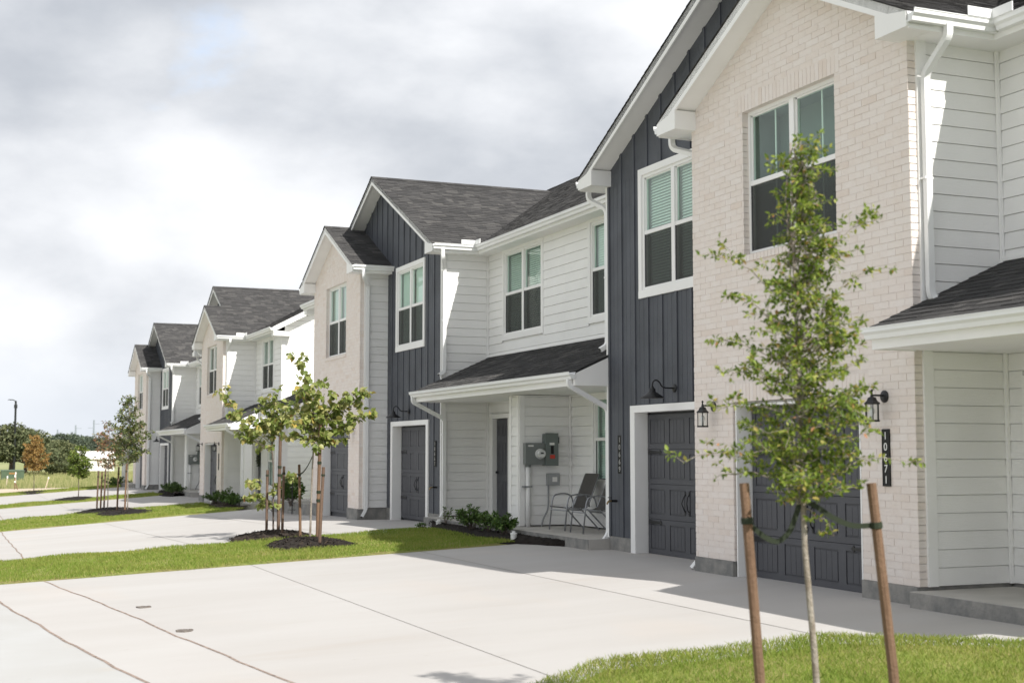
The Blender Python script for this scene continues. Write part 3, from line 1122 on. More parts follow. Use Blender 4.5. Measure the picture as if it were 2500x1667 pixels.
def half():
    """one half of the row, written for the near side; the far side is its mirror image"""
    far = MIR
    yc1 = (Y0 + YB) / 2                 # brick ridge
    yc2 = (Y0 + Y2) / 2                 # charcoal ridge
    e0, e1, e2 = Y0 - OV, YB + OV, Y2 + OV
    zr1 = ZE + PI_ * (yc1 - e0)
    zr2 = ZE + PI_ * (yc2 - e0)
    XF1, XF2 = XB - 0.32, XD - 0.36
    xe_end, xe_mid = XR - 0.40, XW - 0.40   # recess eaves
    zrm, xrm = 8.95, 15.6
    brick_wall()
    # ---- charcoal board and batten gable
    da, db, dz1 = 16.45, 18.92, 2.14
    wa, wb2, wz0, wz1 = 16.735, 18.655, 4.04, 5.86
    holes = [(da - 0.02, db + 0.02, -1, dz1 + 0.02), (wa, wb2, wz0, wz1)]
    bw = MB()
    ztop = lambda y: ZE - 0.14 + PI_ * min(y - e0, e2 - y)
    zs = [0.17, dz1 + 0.02, wz0, wz1, 5.9]
    for z0, z1 in zip(zs, zs[1:]):
        for p, q in spans(YB, Y2, z0, z1, holes):
            bw.box(XD, XD + 0.04, p, q, z0, z1)
    bw.prism([(XD, Y0 + 0.2, 5.9), (XD, Y2, 5.9), (XD, Y2, ztop(Y2)), (XD, yc2, ztop(yc2)), (XD, Y0 + 0.2, ztop(Y0 + 0.2))], (0.04, 0, 0))
    w = bw.build('board_wall', 'charcoal_board', bld)
    y = Y2 - 0.03
    k = 0
    while y > 11.8:
        for p, q in spans(0.17, ztop(y) if ztop(y) > 5 else 5.9, y - 0.03, y + 0.03, [(h[2] - (0.12 if h[2] > 0 else 0), h[3] + 0.11, h[0] - 0.1, h[1] + 0.1) for h in holes]):
            if y < YB:
                p = max(p, 5.9)
            if q > p:
                MB().box(XD - 0.02, XD, y - 0.03, y + 0.03, p, q).build('batten', 'charcoal_board', w)
        # narrow groove boards between battens
        for u in (0.15, 0.29):
            yy = y - u
            if yy > YB:
                for p, q in spans(0.17, 5.9, yy - 0.004, yy + 0.004, [(h[2] - 0.1, h[3] + 0.1, h[0] - 0.1, h[1] + 0.1) for h in holes]):
                    MB().box(XD - 0.0025, XD, yy - 0.005, yy + 0.005, p, q).build('board_edge', 'charcoal_board', w)
        y -= 0.4425
        k += 1
    for p, q in ((YB, wa - 0.11), (wb2 + 0.11, Y2)):
        MB().box(XD - 0.004, XD, p, q, 3.04 + 2.44 - 0.005, 3.04 + 2.44 + 0.005).build('board_edge', 'charcoal_board', w)
    window(XD, wa, wb2, wz0, wz1, 0.105, blind=True)
    MB().box(XD - 0.012, XD + 0.08, YB, da - 0.155, -0.5, 0.168).build('foundation', 'foundation', bld)
    MB().box(XD - 0.012, XD + 0.08, db + 0.155, Y2 - 0.005, -0.5, 0.168).build('foundation', 'foundation', bld)
    trim((XD - 0.035, XD + 0.20, da - 0.15, da, -0.45, dz1), (XD - 0.035, XD + 0.20, db, db + 0.15, -0.45, dz1), (XD - 0.035, XD + 0.20, da - 0.15, db + 0.15, dz1, dz1 + 0.11), name='garage_trim')
    MB().box(XD + 0.245, XD + 0.30, da, db, -0.45, dz1).build('door_stop', 'door_grey', bld)
    garage(XD + 0.19, da + 0.025, db - 0.025, -0.05, dz1 - 0.03)
    # white corner boards
    trim((XD - 0.022, XD + 0.05, Y2 - 0.0, Y2 + 0.03, 0.15, 5.9), (XD - 0.022, XD + 0.085, Y2 + 0.03, Y2 + 0.055, 0.15, 5.9), name='corner_board')
    trim((XB + 0.10, XB + 0.225, Y0 - 0.03, Y0 + 0.05, 0.14, 5.9), name='corner_board')
    trim((XB + 0.10, XB + 0.225, YB - 0.05, YB + 0.03, 0.14, 5.9), name='corner_board')
    # ---- returns
    siding('y', Y0, XB + 0.226, XR, 0.14, 5.9, joined=far, sgn=-1)
    siding('y', YB, XB + 0.226, XD, 0.17, 5.9, joined=not far, sgn=1)
    siding('y', Y2, XD + 0.086, XW, 0.14, 5.9, joined=not far, sgn=1)
    trim((XR - 0.055, XR - 0.019, Y0 - 0.055, Y0 - 0.019, 0.14, 5.9), name='corner_board')
    trim((XW - 0.055, XW - 0.019, Y2 + 0.019, Y2 + 0.055, 0.14, 5.9), name='corner_board')
    MB().box(XB + 0.1, XR, Y0 + 0.004, Y0 + 0.1, -0.5, 0.139).build('foundation', 'foundation', bld)
    MB().box(XB + 0.1, XD - 0.013, YB - 0.1, YB - 0.004, -0.5, 0.168).build('foundation', 'foundation', bld)
    # ---- end recess wall
    rd = (10.12, 11.02, 0.12, 2.22)
    rw1 = (8.27, 9.12, 0.62, 2.40)
    rw2 = (8.42, 10.20, 4.04, 5.82)
    hl = [(rd[0] - 0.12, rd[1] + 0.12, 0, rd[3] + 0.12), (rw1[0] - 0.1, rw1[1] + 0.1, rw1[2] - 0.1, rw1[3] + 0.1), (rw2[0] - 0.1, rw2[1] + 0.1, rw2[2] - 0.1, rw2[3] + 0.1)]
    siding('x', XR, YE, Y0 - 0.02, 0.14, 5.9, hl, joined=far)
    if not far or True:
        window(XR, rw1[0], rw1[1], rw1[2], rw1[3], 0.1, single=True, screens=False)
        window(XR, rw2[0], rw2[1], rw2[2], rw2[3], 0.1)
    entry_door(XR + 0.06, rd[0], rd[1], rd[2], rd[3])
    trim((XR - 0.03, XR + 0.08, YE - 0.03, YE - 0.012, 0.14, 5.9), (XR - 0.03, XR - 0.012, YE - 0.012, YE + 0.08, 0.14, 5.9), name='corner_board')
    # ---- gable end wall
    zl = lambda x: min(ZE - 0.05 + (zrm - ZE) / (xrm - xe_end) * (x - xe_end), zrm - 0.05 - (zrm - ZE) / (xrm - xe_end) * (x - xrm))
    k_ = (zrm - ZE) / (xrm - xe_end)

    def lim(z):
        if z < 5.9:
            return (0, 99)
        return (xe_end + (z - ZE + 0.05) / k_, xrm + (zrm - 0.05 - z) / k_)
    siding('y', YE, XR + 0.08, 2 * xrm - XR - 0.08, 0.14, 8.8, joined=far, lim=lim, name='end_wall')
    MB().box(XR, 2 * xrm - XR, YE + 0.005, YE + 0.1, -0.8, 0.139).build('foundation', 'foundation', bld)
    MB().box(XR + 0.005, XR + 0.1, YE + 0.1, Y0, -0.8, 0.139).build('foundation', 'foundation', bld)
    # ---- centre recess wall (half)
    cw1 = (21.20, 22.70, 0.98, 2.55)
    cw2 = (20.80, 22.80, 4.04, 5.83)
    cd = (20.25, 21.02, 0.13, 2.22)
    if far:
        cd, cw1 = (20.20, 21.05, 0.13, 2.24), (21.40, 22.70, 0.98, 2.55)
    hl = [(cw2[0] - 0.1, cw2[1] + 0.1, cw2[2] - 0.1, cw2[3] + 0.1), (cw1[0] - 0.1, cw1[1] + 0.1, cw1[2] - 0.1, cw1[3] + 0.1), (cd[0] - 0.12, cd[1] + 0.12, 0, cd[3] + 0.12)]
    siding('x', XW, Y2 + 0.02, YC, 0.14, 5.9, hl if far else hl[:2])
    window(XW, cw2[0], cw2[1], cw2[2], cw2[3], 0.1)
    window(XW, cw1[0], cw1[1], cw1[2], cw1[3], 0.1, single=True, screens=False)
    if far:
        entry_door(XW + 0.06, cd[0], cd[1], cd[2], cd[3])
    # ---- roofs: charcoal gable
    kE, kM = (zrm - ZE) / (xrm - xe_end), (zrm - ZE) / (xrm - xe_mid)
    xvE, xvM = xe_end + (zr2 - ZE) / kE, xe_mid + (zr2 - ZE) / kM
    sl = math.sqrt(1 + PI_ ** 2)
    r1 = deck([(XF2, e0, ZE), (xe_end, e0, ZE), (xvE, yc2, zr2), (XF2, yc2, zr2)])
    L = (yc2 - e0) * sl
    # slope towards the near end; in front it becomes the brick gable's slope
    v1 = (yc1 - e0) * sl
    shingles(r1, (0, e0, ZE), (1, 0, 0), (0, 1, PI_), L, lambda v: (XF1 - 0.02 if v < v1 else XF2 - 0.02, xe_end + (xvE - xe_end) * v / L), 11 + far)
    r2 = deck([(XF2, e2, ZE), (xe_mid, e2, ZE), (xvM, yc2, zr2), (XF2, yc2, zr2)])
    L2 = (e2 - yc2) * sl
    shingles(r2, (0, e2, ZE), (1, 0, 0), (0, -1, PI_), L2, lambda v: (XF2 - 0.02, xe_mid + (xvM - xe_mid) * v / L2), 13 + far)
    # brick gable
    r3 = deck([(XF1, e0, ZE), (XF2 - 0.001, e0, ZE), (XF2 - 0.001, yc1, zr1), (XF1, yc1, zr1)])
    r4 = deck([(XF1, e1, ZE), (XD, e1, ZE), (XD, yc1, zr1), (XF1, yc1, zr1)])
    L4 = (e1 - yc1) * sl
    shingles(r4, (0, e1, ZE), (1, 0, 0), (0, -1, PI_), L4, lambda v: (XF1 - 0.02, XD - 0.002), 15 + far)
    # ridge caps
    for xa, xb_, yy, zz_ in ((XF1 - 0.02, XD, yc1, zr1), (XF2 - 0.02, xvE, yc2, zr2)):
        x = xa
        while x < xb_:
            x1 = min(x + 0.2, xb_)
            mb = MB()
            for s in (-1, 1):
                mb.prism([(x, yy, zz_ + 0.026), (x, yy + s * 0.14, zz_ + 0.026 - 0.07), (x, yy + s * 0.14, zz_ + 0.016 - 0.07), (x, yy, zz_ + 0.014)], (x1 - x - 0.002, 0, 0))
            mb.build('ridge_cap', 'shingle', r2)
            x += 0.2
    # main roof
    m1 = deck([(xe_end, YE - 0.35, ZE), (xe_end, e0, ZE), (xvE, yc2, zr2), (xrm, yc2, zrm), (xrm, YE - 0.35, zrm)])
    Lm = math.hypot(xrm - xe_end, zrm - ZE)
    vE = Lm * (xvE - xe_end) / (xrm - xe_end)
    shingles(m1, (xe_end, 0, ZE), (0, 1, 0), (xrm - xe_end, 0, zrm - ZE), Lm, lambda v: (YE - 0.37, e0 + (yc2 - e0) * min(1, v / vE)), 17 + far)
    m2 = deck([(xe_mid, e2, ZE), (xe_mid, YC, ZE), (xrm, YC, zrm), (xrm, yc2, zrm), (xvM, yc2, zr2)])
    Lq = math.hypot(xrm - xe_mid, zrm - ZE)
    vM = Lq * (xvM - xe_mid) / (xrm - xe_mid)
    shingles(m2, (xe_mid, 0, ZE), (0, 1, 0), (xrm - xe_mid, 0, zrm - ZE), Lq, lambda v: (e2 + (yc2 - e2) * min(1, v / vM), YC), 19 + far)
    deck([(xrm, YE - 0.35, zrm), (xrm, YC, zrm), (2 * xrm - xe_end, YC, ZE), (2 * xrm - xe_end, YE - 0.35, ZE)])
    MB().box(2 * xrm - XR - 0.1, 2 * xrm - XR, YE + 0.1, YC, -0.8, 6.0).build('back_wall', 'siding_x', bld)
    # rakes and soffits
    rake(XF1, XB + 0.02, e0, yc1, ZE, zr1, 1, 0)
    rake(XF1, XB + 0.02, e1, yc1, ZE, zr1, -1, 0)
    rake(XF2, XD + 0.02, yc1 + 0.0, yc2, zr1, zr2, 1, 0)
    rake(XF2, XD + 0.02, e2, yc2, ZE, zr2, -1, 0)
    # boxed eave returns
    zs0 = 5.885
    for (X, xw, ytip, yw, s) in ((XF1, XB + 0.02, e0, Y0, 1), (XF1, XB + 0.02, e1, YB, -1), (XF2, XD + 0.02, e2, Y2, -1)):
        i_ = yw + s * 0.11
        MB().prism([(X - 0.004, ytip + s * 0.004, zs0), (X - 0.004, ytip + s * 0.004, ZE - 0.015), (X - 0.004, i_, ZE - 0.015 + PI_ * abs(i_ - ytip) - 0.16), (X - 0.004, i_, zs0)], (xw - X, 0, 0)).build('eave_return', 'white_paint', bld)
    # horizontal soffits and fascia boards
    sof = [(XB + 0.02, XR, e0 + 0.02, Y0 + 0.02), (XB + 0.02, XD - 0.001, YB - 0.02, e1 - 0.02), (XD + 0.02, XW, Y2 - 0.02, e2 - 0.02),
           (xe_end + 0.02, XR + 0.02, YE - 0.33, e0 + 0.019), (xe_mid + 0.02, XW + 0.02, e2 - 0.019, YC)]
    for a in sof:
        MB().box(*a, 5.885, 5.91).build('soffit', 'white_paint', bld)
    MB().box(XF1 + 0.03, xe_end, e0, e0 + 0.019, 5.87, 6.05).build('fascia', 'white_paint', bld)
    MB().box(XF1 + 0.03, XD, e1 - 0.019, e1, 5.87, 6.05).build('fascia', 'white_paint', bld)
    MB().box(XF2 + 0.03, xe_mid, e2 - 0.019, e2, 5.87, 6.05).build('fascia', 'white_paint', bld)
    MB().box(xe_end, xe_end + 0.019, YE - 0.33, e0 + 0.02, 5.87, 6.05).build('fascia', 'white_paint', bld)
    MB().box(xe_mid, xe_mid + 0.019, e2 - 0.02, YC, 5.87, 6.05).build('fascia', 'white_paint', bld)
    gutter_x(XF1 + 0.01, xe_end, e0, 6.045, -1)
    gutter_x(XF1 + 0.01, XD - 0.002, e1, 6.045, 1)
    gutter_x(XF2 + 0.01, xe_mid, e2, 6.045, 1)
    gutter_y(YE - 0.33, e0 - 0.122, xe_end, 6.045)
    gutter_y(e2 + 0.122, YC, xe_mid, 6.045)
    trim((xe_mid - 0.45, xe_mid - 0.125, e2 + 0.122, e2 + 0.13, 6.05, 6.15), (xe_mid - 0.135, xe_mid - 0.122, e2 + 0.13, e2 + 0.42, 6.05, 6.15), name='splash_guard', m='metal_white')
    trim((xe_end - 0.45, xe_end - 0.125, e0 - 0.13, e0 - 0.122, 6.05, 6.15), (xe_end - 0.135, xe_end - 0.122, e0 - 0.42, e0 - 0.13, 6.05, 6.15), name='splash_guard', m='metal_white')
    # gable-end rakes
    for xa, xb_ in ((xe_end, xrm), (2 * xrm - xe_end, xrm)):
        MB().prism([(xa, YE - 0.36, ZE - 0.19), (xa, YE - 0.36, ZE - 0.012), (xb_, YE - 0.36, zrm - 0.012), (xb_, YE - 0.36, zrm - 0.20)], (0, 0.028, 0)).build('rake_board', 'white_paint', bld)
        MB().prism([(xa, YE - 0.33, ZE - 0.15), (xa, YE - 0.33, ZE - 0.12), (xb_, YE - 0.33, zrm - 0.12), (xb_, YE - 0.33, zrm - 0.15)], (0, 0.36, 0)).build('soffit', 'white_paint', bld)
    trim((xe_end + 0.02, XR + 0.25, YE - 0.33, YE - 0.02, 5.75, 5.884), name='eave_return')
    # ---- centre porch (half)
    gx, gzp = 9.385, 2.80
    pt = 3.62
    pk = (pt - 2.83) / (XW - gx)
    pr = deck([(gx, Y2, 2.83), (gx, YC, 2.83), (XW, YC, pt), (XW, Y2, pt)], -0.06)
    Lp = math.hypot(XW - gx, pt - 2.83)
    shingles(pr, (gx, 0, 2.83), (0, 1, 0), (XW - gx, 0, pt - 2.83), Lp, lambda v: (Y2 - 0.015 if v < Lp * (XD - gx) / (XW - gx) else Y2 + 0.05, YC), 23 + far)
    gutter_y(Y2 - 0.02, YC, gx, 2.815)
    MB().box(gx, gx + 0.02, Y2, YC, 2.60, 2.82).build('fascia', 'white_paint', bld)
    MB().prism([(gx + 0.02, Y2 - 0.004, 2.60), (gx + 0.02, Y2 - 0.004, 2.80), (XD - 0.002, Y2 - 0.004, 2.80 + pk * (XD - gx - 0.02)), (XD - 0.002, Y2 - 0.004, 2.60)], (0, 0.022, 0)).build('porch_end_panel', 'white_paint', bld)
    MB().box(gx + 0.02, XW, Y2 + 0.02, YC, 2.61, 2.635).build('soffit', 'white_paint', bld)
    MB().box(XW - 0.05, XW - 0.017, Y2 + 0.056, YC, pt - 0.005, pt + 0.03).build('flashing', 'white_paint', bld)
    MB().box(9.62, XW + 0.05, Y2 + 0.001, YC, -0.6, 0.12).build('porch_slab', 'porch_concrete', bld)
    MB().box(9.616, 9.62, Y2 + 0.001, YC, -0.6, 0.115).build('slab_edge', 'foundation', bld)
    # ---- end porch
    hx = 8.745
    pk2 = (3.58 - 2.80) / (XR - hx)
    ea, eb = YE - 0.30, Y0 - 0.03
    p2 = deck([(hx, ea, 2.80), (hx, eb, 2.80), (XR, eb, 3.58), (XR, ea, 3.58)], -0.06)
    L3 = math.hypot(XR - hx, 0.78)
    shingles(p2, (hx, 0, 2.80), (0, 1, 0), (XR - hx, 0, 0.78), L3, lambda v: (ea, eb + (0.02 if v < L3 * (XB - hx) / (XR - hx) else 0.0)), 27 + far, parts=not far)
    gutter_y(ea - 0.02, eb + 0.02, hx, 2.785)
    MB().box(hx, hx + 0.02, ea, eb, 2.57, 2.79).build('fascia', 'white_paint', bld)
    for yy in (ea - 0.018, eb - 0.004):
        MB().prism([(hx + 0.02, yy, 2.57), (hx + 0.02, yy, 2.77), (XB - 0.002 if yy > Y0 - 0.2 else XR, yy, 2.77 + pk2 * ((XB if yy > Y0 - 0.2 else XR) - hx - 0.02)), (XB - 0.002 if yy > Y0 - 0.2 else XR, yy, 2.57)], (0, 0.022, 0)).build('porch_end_panel', 'white_paint', bld)
    MB().box(hx + 0.02, XR, ea + 0.006, eb - 0.006, 2.58, 2.605).build('soffit', 'white_paint', bld)
    MB().box(XR - 0.05, XR - 0.017, YE, Y0 - 0.02, 3.575, 3.61).build('flashing', 'white_paint', bld)
    MB().box(9.15, XR + 0.05, YE - 0.1, Y0 - 0.03, -0.6, 0.105).build('porch_slab', 'porch_concrete', bld)
    MB().box(9.146, 9.15, YE - 0.1, Y0 - 0.03, -0.6, 0.10).build('slab_edge', 'foundation', bld)
    MB().box(XB - 0.01, XB + 0.24, YE + 0.03, YE + 0.28, 0.105, 2.579).box(XB - 0.03, XB + 0.26, YE + 0.01, YE + 0.30, 0.106, 0.26).box(XB - 0.03, XB + 0.26, YE + 0.01, YE + 0.30, 2.42, 2.578).build('porch_post', 'white_paint', bld)
    # ---- downspouts
    ds = XB + 0.165
    downspout([(ds, e0 - 0.06, 5.95), (ds, e0 - 0.06, 5.82), (ds, Y0 - 0.085, 5.52), (ds, Y0 - 0.085, 3.20), (ds + 0.02, Y0 - 0.10, 3.12), (ds + 0.14, Y0 - 0.18, 3.10)],
              [(ds, Y0 - 0.06, 4.4)])
    downspout([(XB - 0.05, e1 + 0.06, 5.95), (XB - 0.05, e1 + 0.06, 5.75), (ds, YB + 0.085, 5.60), (ds, YB + 0.085, 0.14), (ds - 0.13, YB + 0.16, -0.04)], [(ds, YB + 0.06, 3.0)])
    dd = XD + 0.03
    downspout([(XD - 0.14, e2 + 0.06, 5.95), (XD - 0.14, e2 + 0.06, 5.75), (dd, Y2 + 0.11, 5.55), (dd, Y2 + 0.11, 3.28), (dd - 0.13, Y2 + 0.13, 3.20)], [(dd, Y2 + 0.08, 4.4)])
    downspout([(gx - 0.06, Y2 + 0.10, 2.72), (gx - 0.06, Y2 + 0.10, 2.60), (dd, Y2 + 0.11, 2.24), (dd, Y2 + 0.11, 0.18), (dd - 0.15, Y2 + 0.12, 0.02)], [(dd, Y2 + 0.08, 1.9)])
    downspout([(hx - 0.06, YE + 0.1, 2.70), (hx - 0.06, YE + 0.1, 2.55), (XB - 0.07, YE + 0.15, 2.28), (XB - 0.07, YE + 0.15, 0.24), (XB - 0.20, YE + 0.15, 0.14)], [(XB - 0.05, YE + 0.15, 1.2)])


for MIR in (False, True):
    half()
MIR = False
# wing wall that parts the two centre porches
siding('y', 23.72, 10.10, XW - 0.05, 0.14, 2.6, sgn=-1, name='wing_wall')
siding('x', 10.05, 23.83, 24.07, 0.14, 2.6, name='wing_wall')
siding('y', 24.17, 10.10, XW - 0.05, 0.14, 2.6, sgn=1, joined=True, name='wing_wall')
trim((10.02, 10.036, 23.72, 23.83, 0.13, 2.6), (10.036, 10.14, 23.69, 23.72, 0.13, 2.6), (10.02, 10.036, 24.07, 24.17, 0.13, 2.6), (10.036, 10.14, 24.17, 24.20, 0.13, 2.6), name='corner_board')
trim((XW - 0.055, XW - 0.019, 23.665, 23.70, 0.14, 2.6), name='corner_board')
print('planks', NPL[0], 'shingle parts', SH_PARTS[0])
tag(bld, 'nearer townhouse row of pale brick, charcoal boards and white siding, behind the big foreground sapling', 'townhouse', 'townhouse rows along the street')
index_children()
SHIFT = Vector((0, 38.45, -0.30))
far_row = copy_tree(bld)
far_row.location = bld.location + SHIFT
tag(far_row, 'farther townhouse row with a sunlit white end wall beyond the second driveway', 'townhouse', 'townhouse rows along the street')

# ------------------------------------------------------------------ fixtures on the walls
def lantern(loc, label):
    global ORG
    ORG = Vector(loc)
    r = empty('wall_lantern', loc)
    x, y, z = loc
    MB().lathe([(0.066, 0), (0.066, -0.012), (0.05, -0.022), (0.022, -0.028)], (x, y, z), 'x', 16).build('back_plate', 'black_metal', r)
    b = MB()
    b.tube(rounded([(x - 0.02, y, z + 0.01), (x - 0.09, y, z + 0.01), (x - 0.17, y, z + 0.01), (x - 0.17, y, z - 0.01)], 0.03), 0.011, 8)
    b.lathe([(0.006, 0.075), (0.016, 0.06), (0.008, 0.045), (0.012, 0.02), (0.02, 0.0)], (x - 0.17, y, z), 'z', 10)
    b.build('arm', 'black_metal', r)
    c = MB().lathe([(0.088, -0.085), (0.092, -0.075), (0.062, -0.05), (0.045, -0.015), (0.02, -0.004)], (x - 0.17, y, z), 'z', 6)
    c.build('cap', 'black_metal', r)
    g = MB()
    for j in range(6):
        w = math.pi * j / 3
        px, py = x - 0.17 + 0.072 * math.cos(w), y + 0.072 * math.sin(w)
        g.tube([(px, py, z - 0.085), (px, py, z - 0.26)], 0.006, 5)
    g.lathe([(0.082, -0.272), (0.086, -0.262), (0.086, -0.255), (0.07, -0.252)], (x - 0.17, y, z), 'z', 6)
    g.build('cage', 'black_metal', r)
    MB().lathe([(0.06, -0.25), (0.06, -0.09)], (x - 0.17, y, z), 'z', 6).build('glass_body', 'glass_clear', r)
    MB().lathe([(0.014, -0.25), (0.016, -0.20), (0.030, -0.165), (0.026, -0.135), (0.01, -0.12)], (x - 0.17, y, z), 'z', 10).build('bulb', 'pvc_white', r, smooth=True)
    return tag(r, label, 'lantern', 'black lanterns beside the brick garage doors')


def gooseneck(loc, label):
    global ORG
    ORG = Vector(loc)
    r = empty('barn_light', loc)
    x, y, z = loc
    MB().lathe([(0.062, 0), (0.062, -0.012), (0.045, -0.024), (0.018, -0.03)], (x, y, z), 'x', 16).build('back_plate', 'black_metal', r)
    p = [(x - 0.02, y, z), (x - 0.16, y, z), (x - 0.22, y, z + 0.02), (x - 0.26, y, z + 0.09), (x - 0.32, y, z + 0.12), (x - 0.37, y, z + 0.09), (x - 0.38, y, z + 0.02)]
    MB().tube(rounded(p, 0.05, 3), 0.011, 8).build('arm', 'black_metal', r, smooth=True)
    MB().lathe([(0.175, -0.155), (0.178, -0.145), (0.10, -0.09), (0.052, -0.06), (0.05, -0.02), (0.03, -0.005), (0.018, 0.02)], (x - 0.38, y, z), 'z', 20).build('lamp_shade', 'black_metal', r, smooth=True)
    return tag(r, label, 'wall lamp', 'black barn lights over the charcoal garage doors')


DIG = {}


def digit_mesh(ch, m):
    if (ch, m) not in DIG:
        cu = bpy.data.curves.new('digit', 'FONT')
        cu.body = ch
        cu.size = 0.118
        cu.extrude = 0.002
        cu.align_x = 'CENTER'
        o = bpy.data.objects.new('digit_tmp', cu)
        COL.objects.link(o)
        bpy.context.view_layer.update()
        me = bpy.data.meshes.new_from_object(o.evaluated_get(bpy.context.evaluated_depsgraph_get()))
        bpy.data.objects.remove(o)
        me.name = 'digit'
        me.materials.clear()
        me.materials.append(MATS[m])
        DIG[(ch, m)] = me
    return DIG[(ch, m)]


def plaque(x, y, zt, zb_, text, label, m='digit_white', w=0.125):
    global ORG
    zc = (zt + zb_) / 2
    ORG = Vector((x, y, zc))
    r = empty('house_number_plaque', (x, y, zc))
    MB().box(x - 0.014, x, y - w / 2, y + w / 2, zb_, zt).box(x - 0.017, x - 0.014, y - w / 2, y - w / 2 + 0.006, zb_, zt).box(x - 0.017, x - 0.014, y + w / 2 - 0.006, y + w / 2, zb_, zt).build('plate', 'black_plastic', r)
    n = len(text)
    for i, ch in enumerate(text):
        d = link('digit', digit_mesh(ch, m), r)
        zz_ = zt - zc - (zt - zb_) * (i + 0.5) / n * 0.96 - 0.012 - 0.04
        d.location = (-0.0175, 0, zz_)
        d.rotation_euler = (R(90), 0, R(-90))
    return tag(r, label, 'house number', 'house number plaques')


def spigot(x, y, z, label):
    global ORG
    ORG = Vector((x, y, z))
    r = empty('hose_spigot', ORG)
    MB().tube([(x, y, z), (x - 0.10, y, z)], 0.02, 8).build('pipe', 'black_plastic', r)
    MB().tube(rounded([(x - 0.10, y, z), (x - 0.15, y, z), (x - 0.18, y, z - 0.05)], 0.03), 0.016, 8).build('tap', 'brass', r)
    MB().lathe([(0.03, 0.05), (0.034, 0.056), (0.03, 0.062)], (x - 0.13, y, z), 'z', 8).build('handle', 'black_metal', r)
    return tag(r, label, 'spigot', 'hose spigots')


S2 = Vector((0, 38.45, -0.30))
mir = lambda y: 2 * YC - y
lantern((XB, 11.89, 2.12), 'black lantern on pale brick above the 10671 plaque')
lantern((XB, 15.41, 2.12), 'black lantern on the narrow brick pier left of the nearest brick garage door')
lantern((XB, mir(15.41), 2.12), 'black lantern half hidden by redbud leaves, on brick beside a white downspout')
lantern((XB, mir(11.89), 2.12), 'black lantern on the far left pier of the second brick garage')
lantern((XB, 11.89 + S2.y, 2.12 + S2.z), 'small black lantern right of the farther row’s nearest brick garage door')
lantern((XB, 15.41 + S2.y, 2.12 + S2.z), 'small black lantern left of the farther row’s nearest brick garage door')
gooseneck((XD - 0.02, 17.66, 2.47), 'black barn light over the nearest charcoal garage door')
gooseneck((XD - 0.02, mir(17.66), 2.47), 'black barn light over the second charcoal garage door, left of the centre porch')
gooseneck((XD - 0.02, mir(17.66) + S2.y, 2.47 + S2.z), 'tiny black barn light on the farthest charcoal wall')
plaque(XB, 11.875, 1.77, 1.16, '10671', 'black house number plaque 10671 on pale brick under a lantern')
plaque(XD - 0.004, 19.465, 1.79, 1.18, '10669', 'dark house number plaque 10669 on charcoal boards beside the patio chairs', 'digit_steel')
plaque(XD - 0.004, 28.385, 1.77, 1.20, '10667', 'dark house number plaque 10667 on charcoal boards left of the centre porch', 'digit_steel')
plaque(XB, 11.875 + S2.y, 1.77 + S2.z, 1.16 + S2.z, '', 'dark house number plaque seen edge-on, on the farther row’s brick')
spigot(XD, 19.61, 0.74, 'brass hose spigot right of the patio chairs on the nearest charcoal wall')
spigot(XD, 28.29, 0.75, 'brass hose spigot by the second charcoal garage, left of the white downspout')


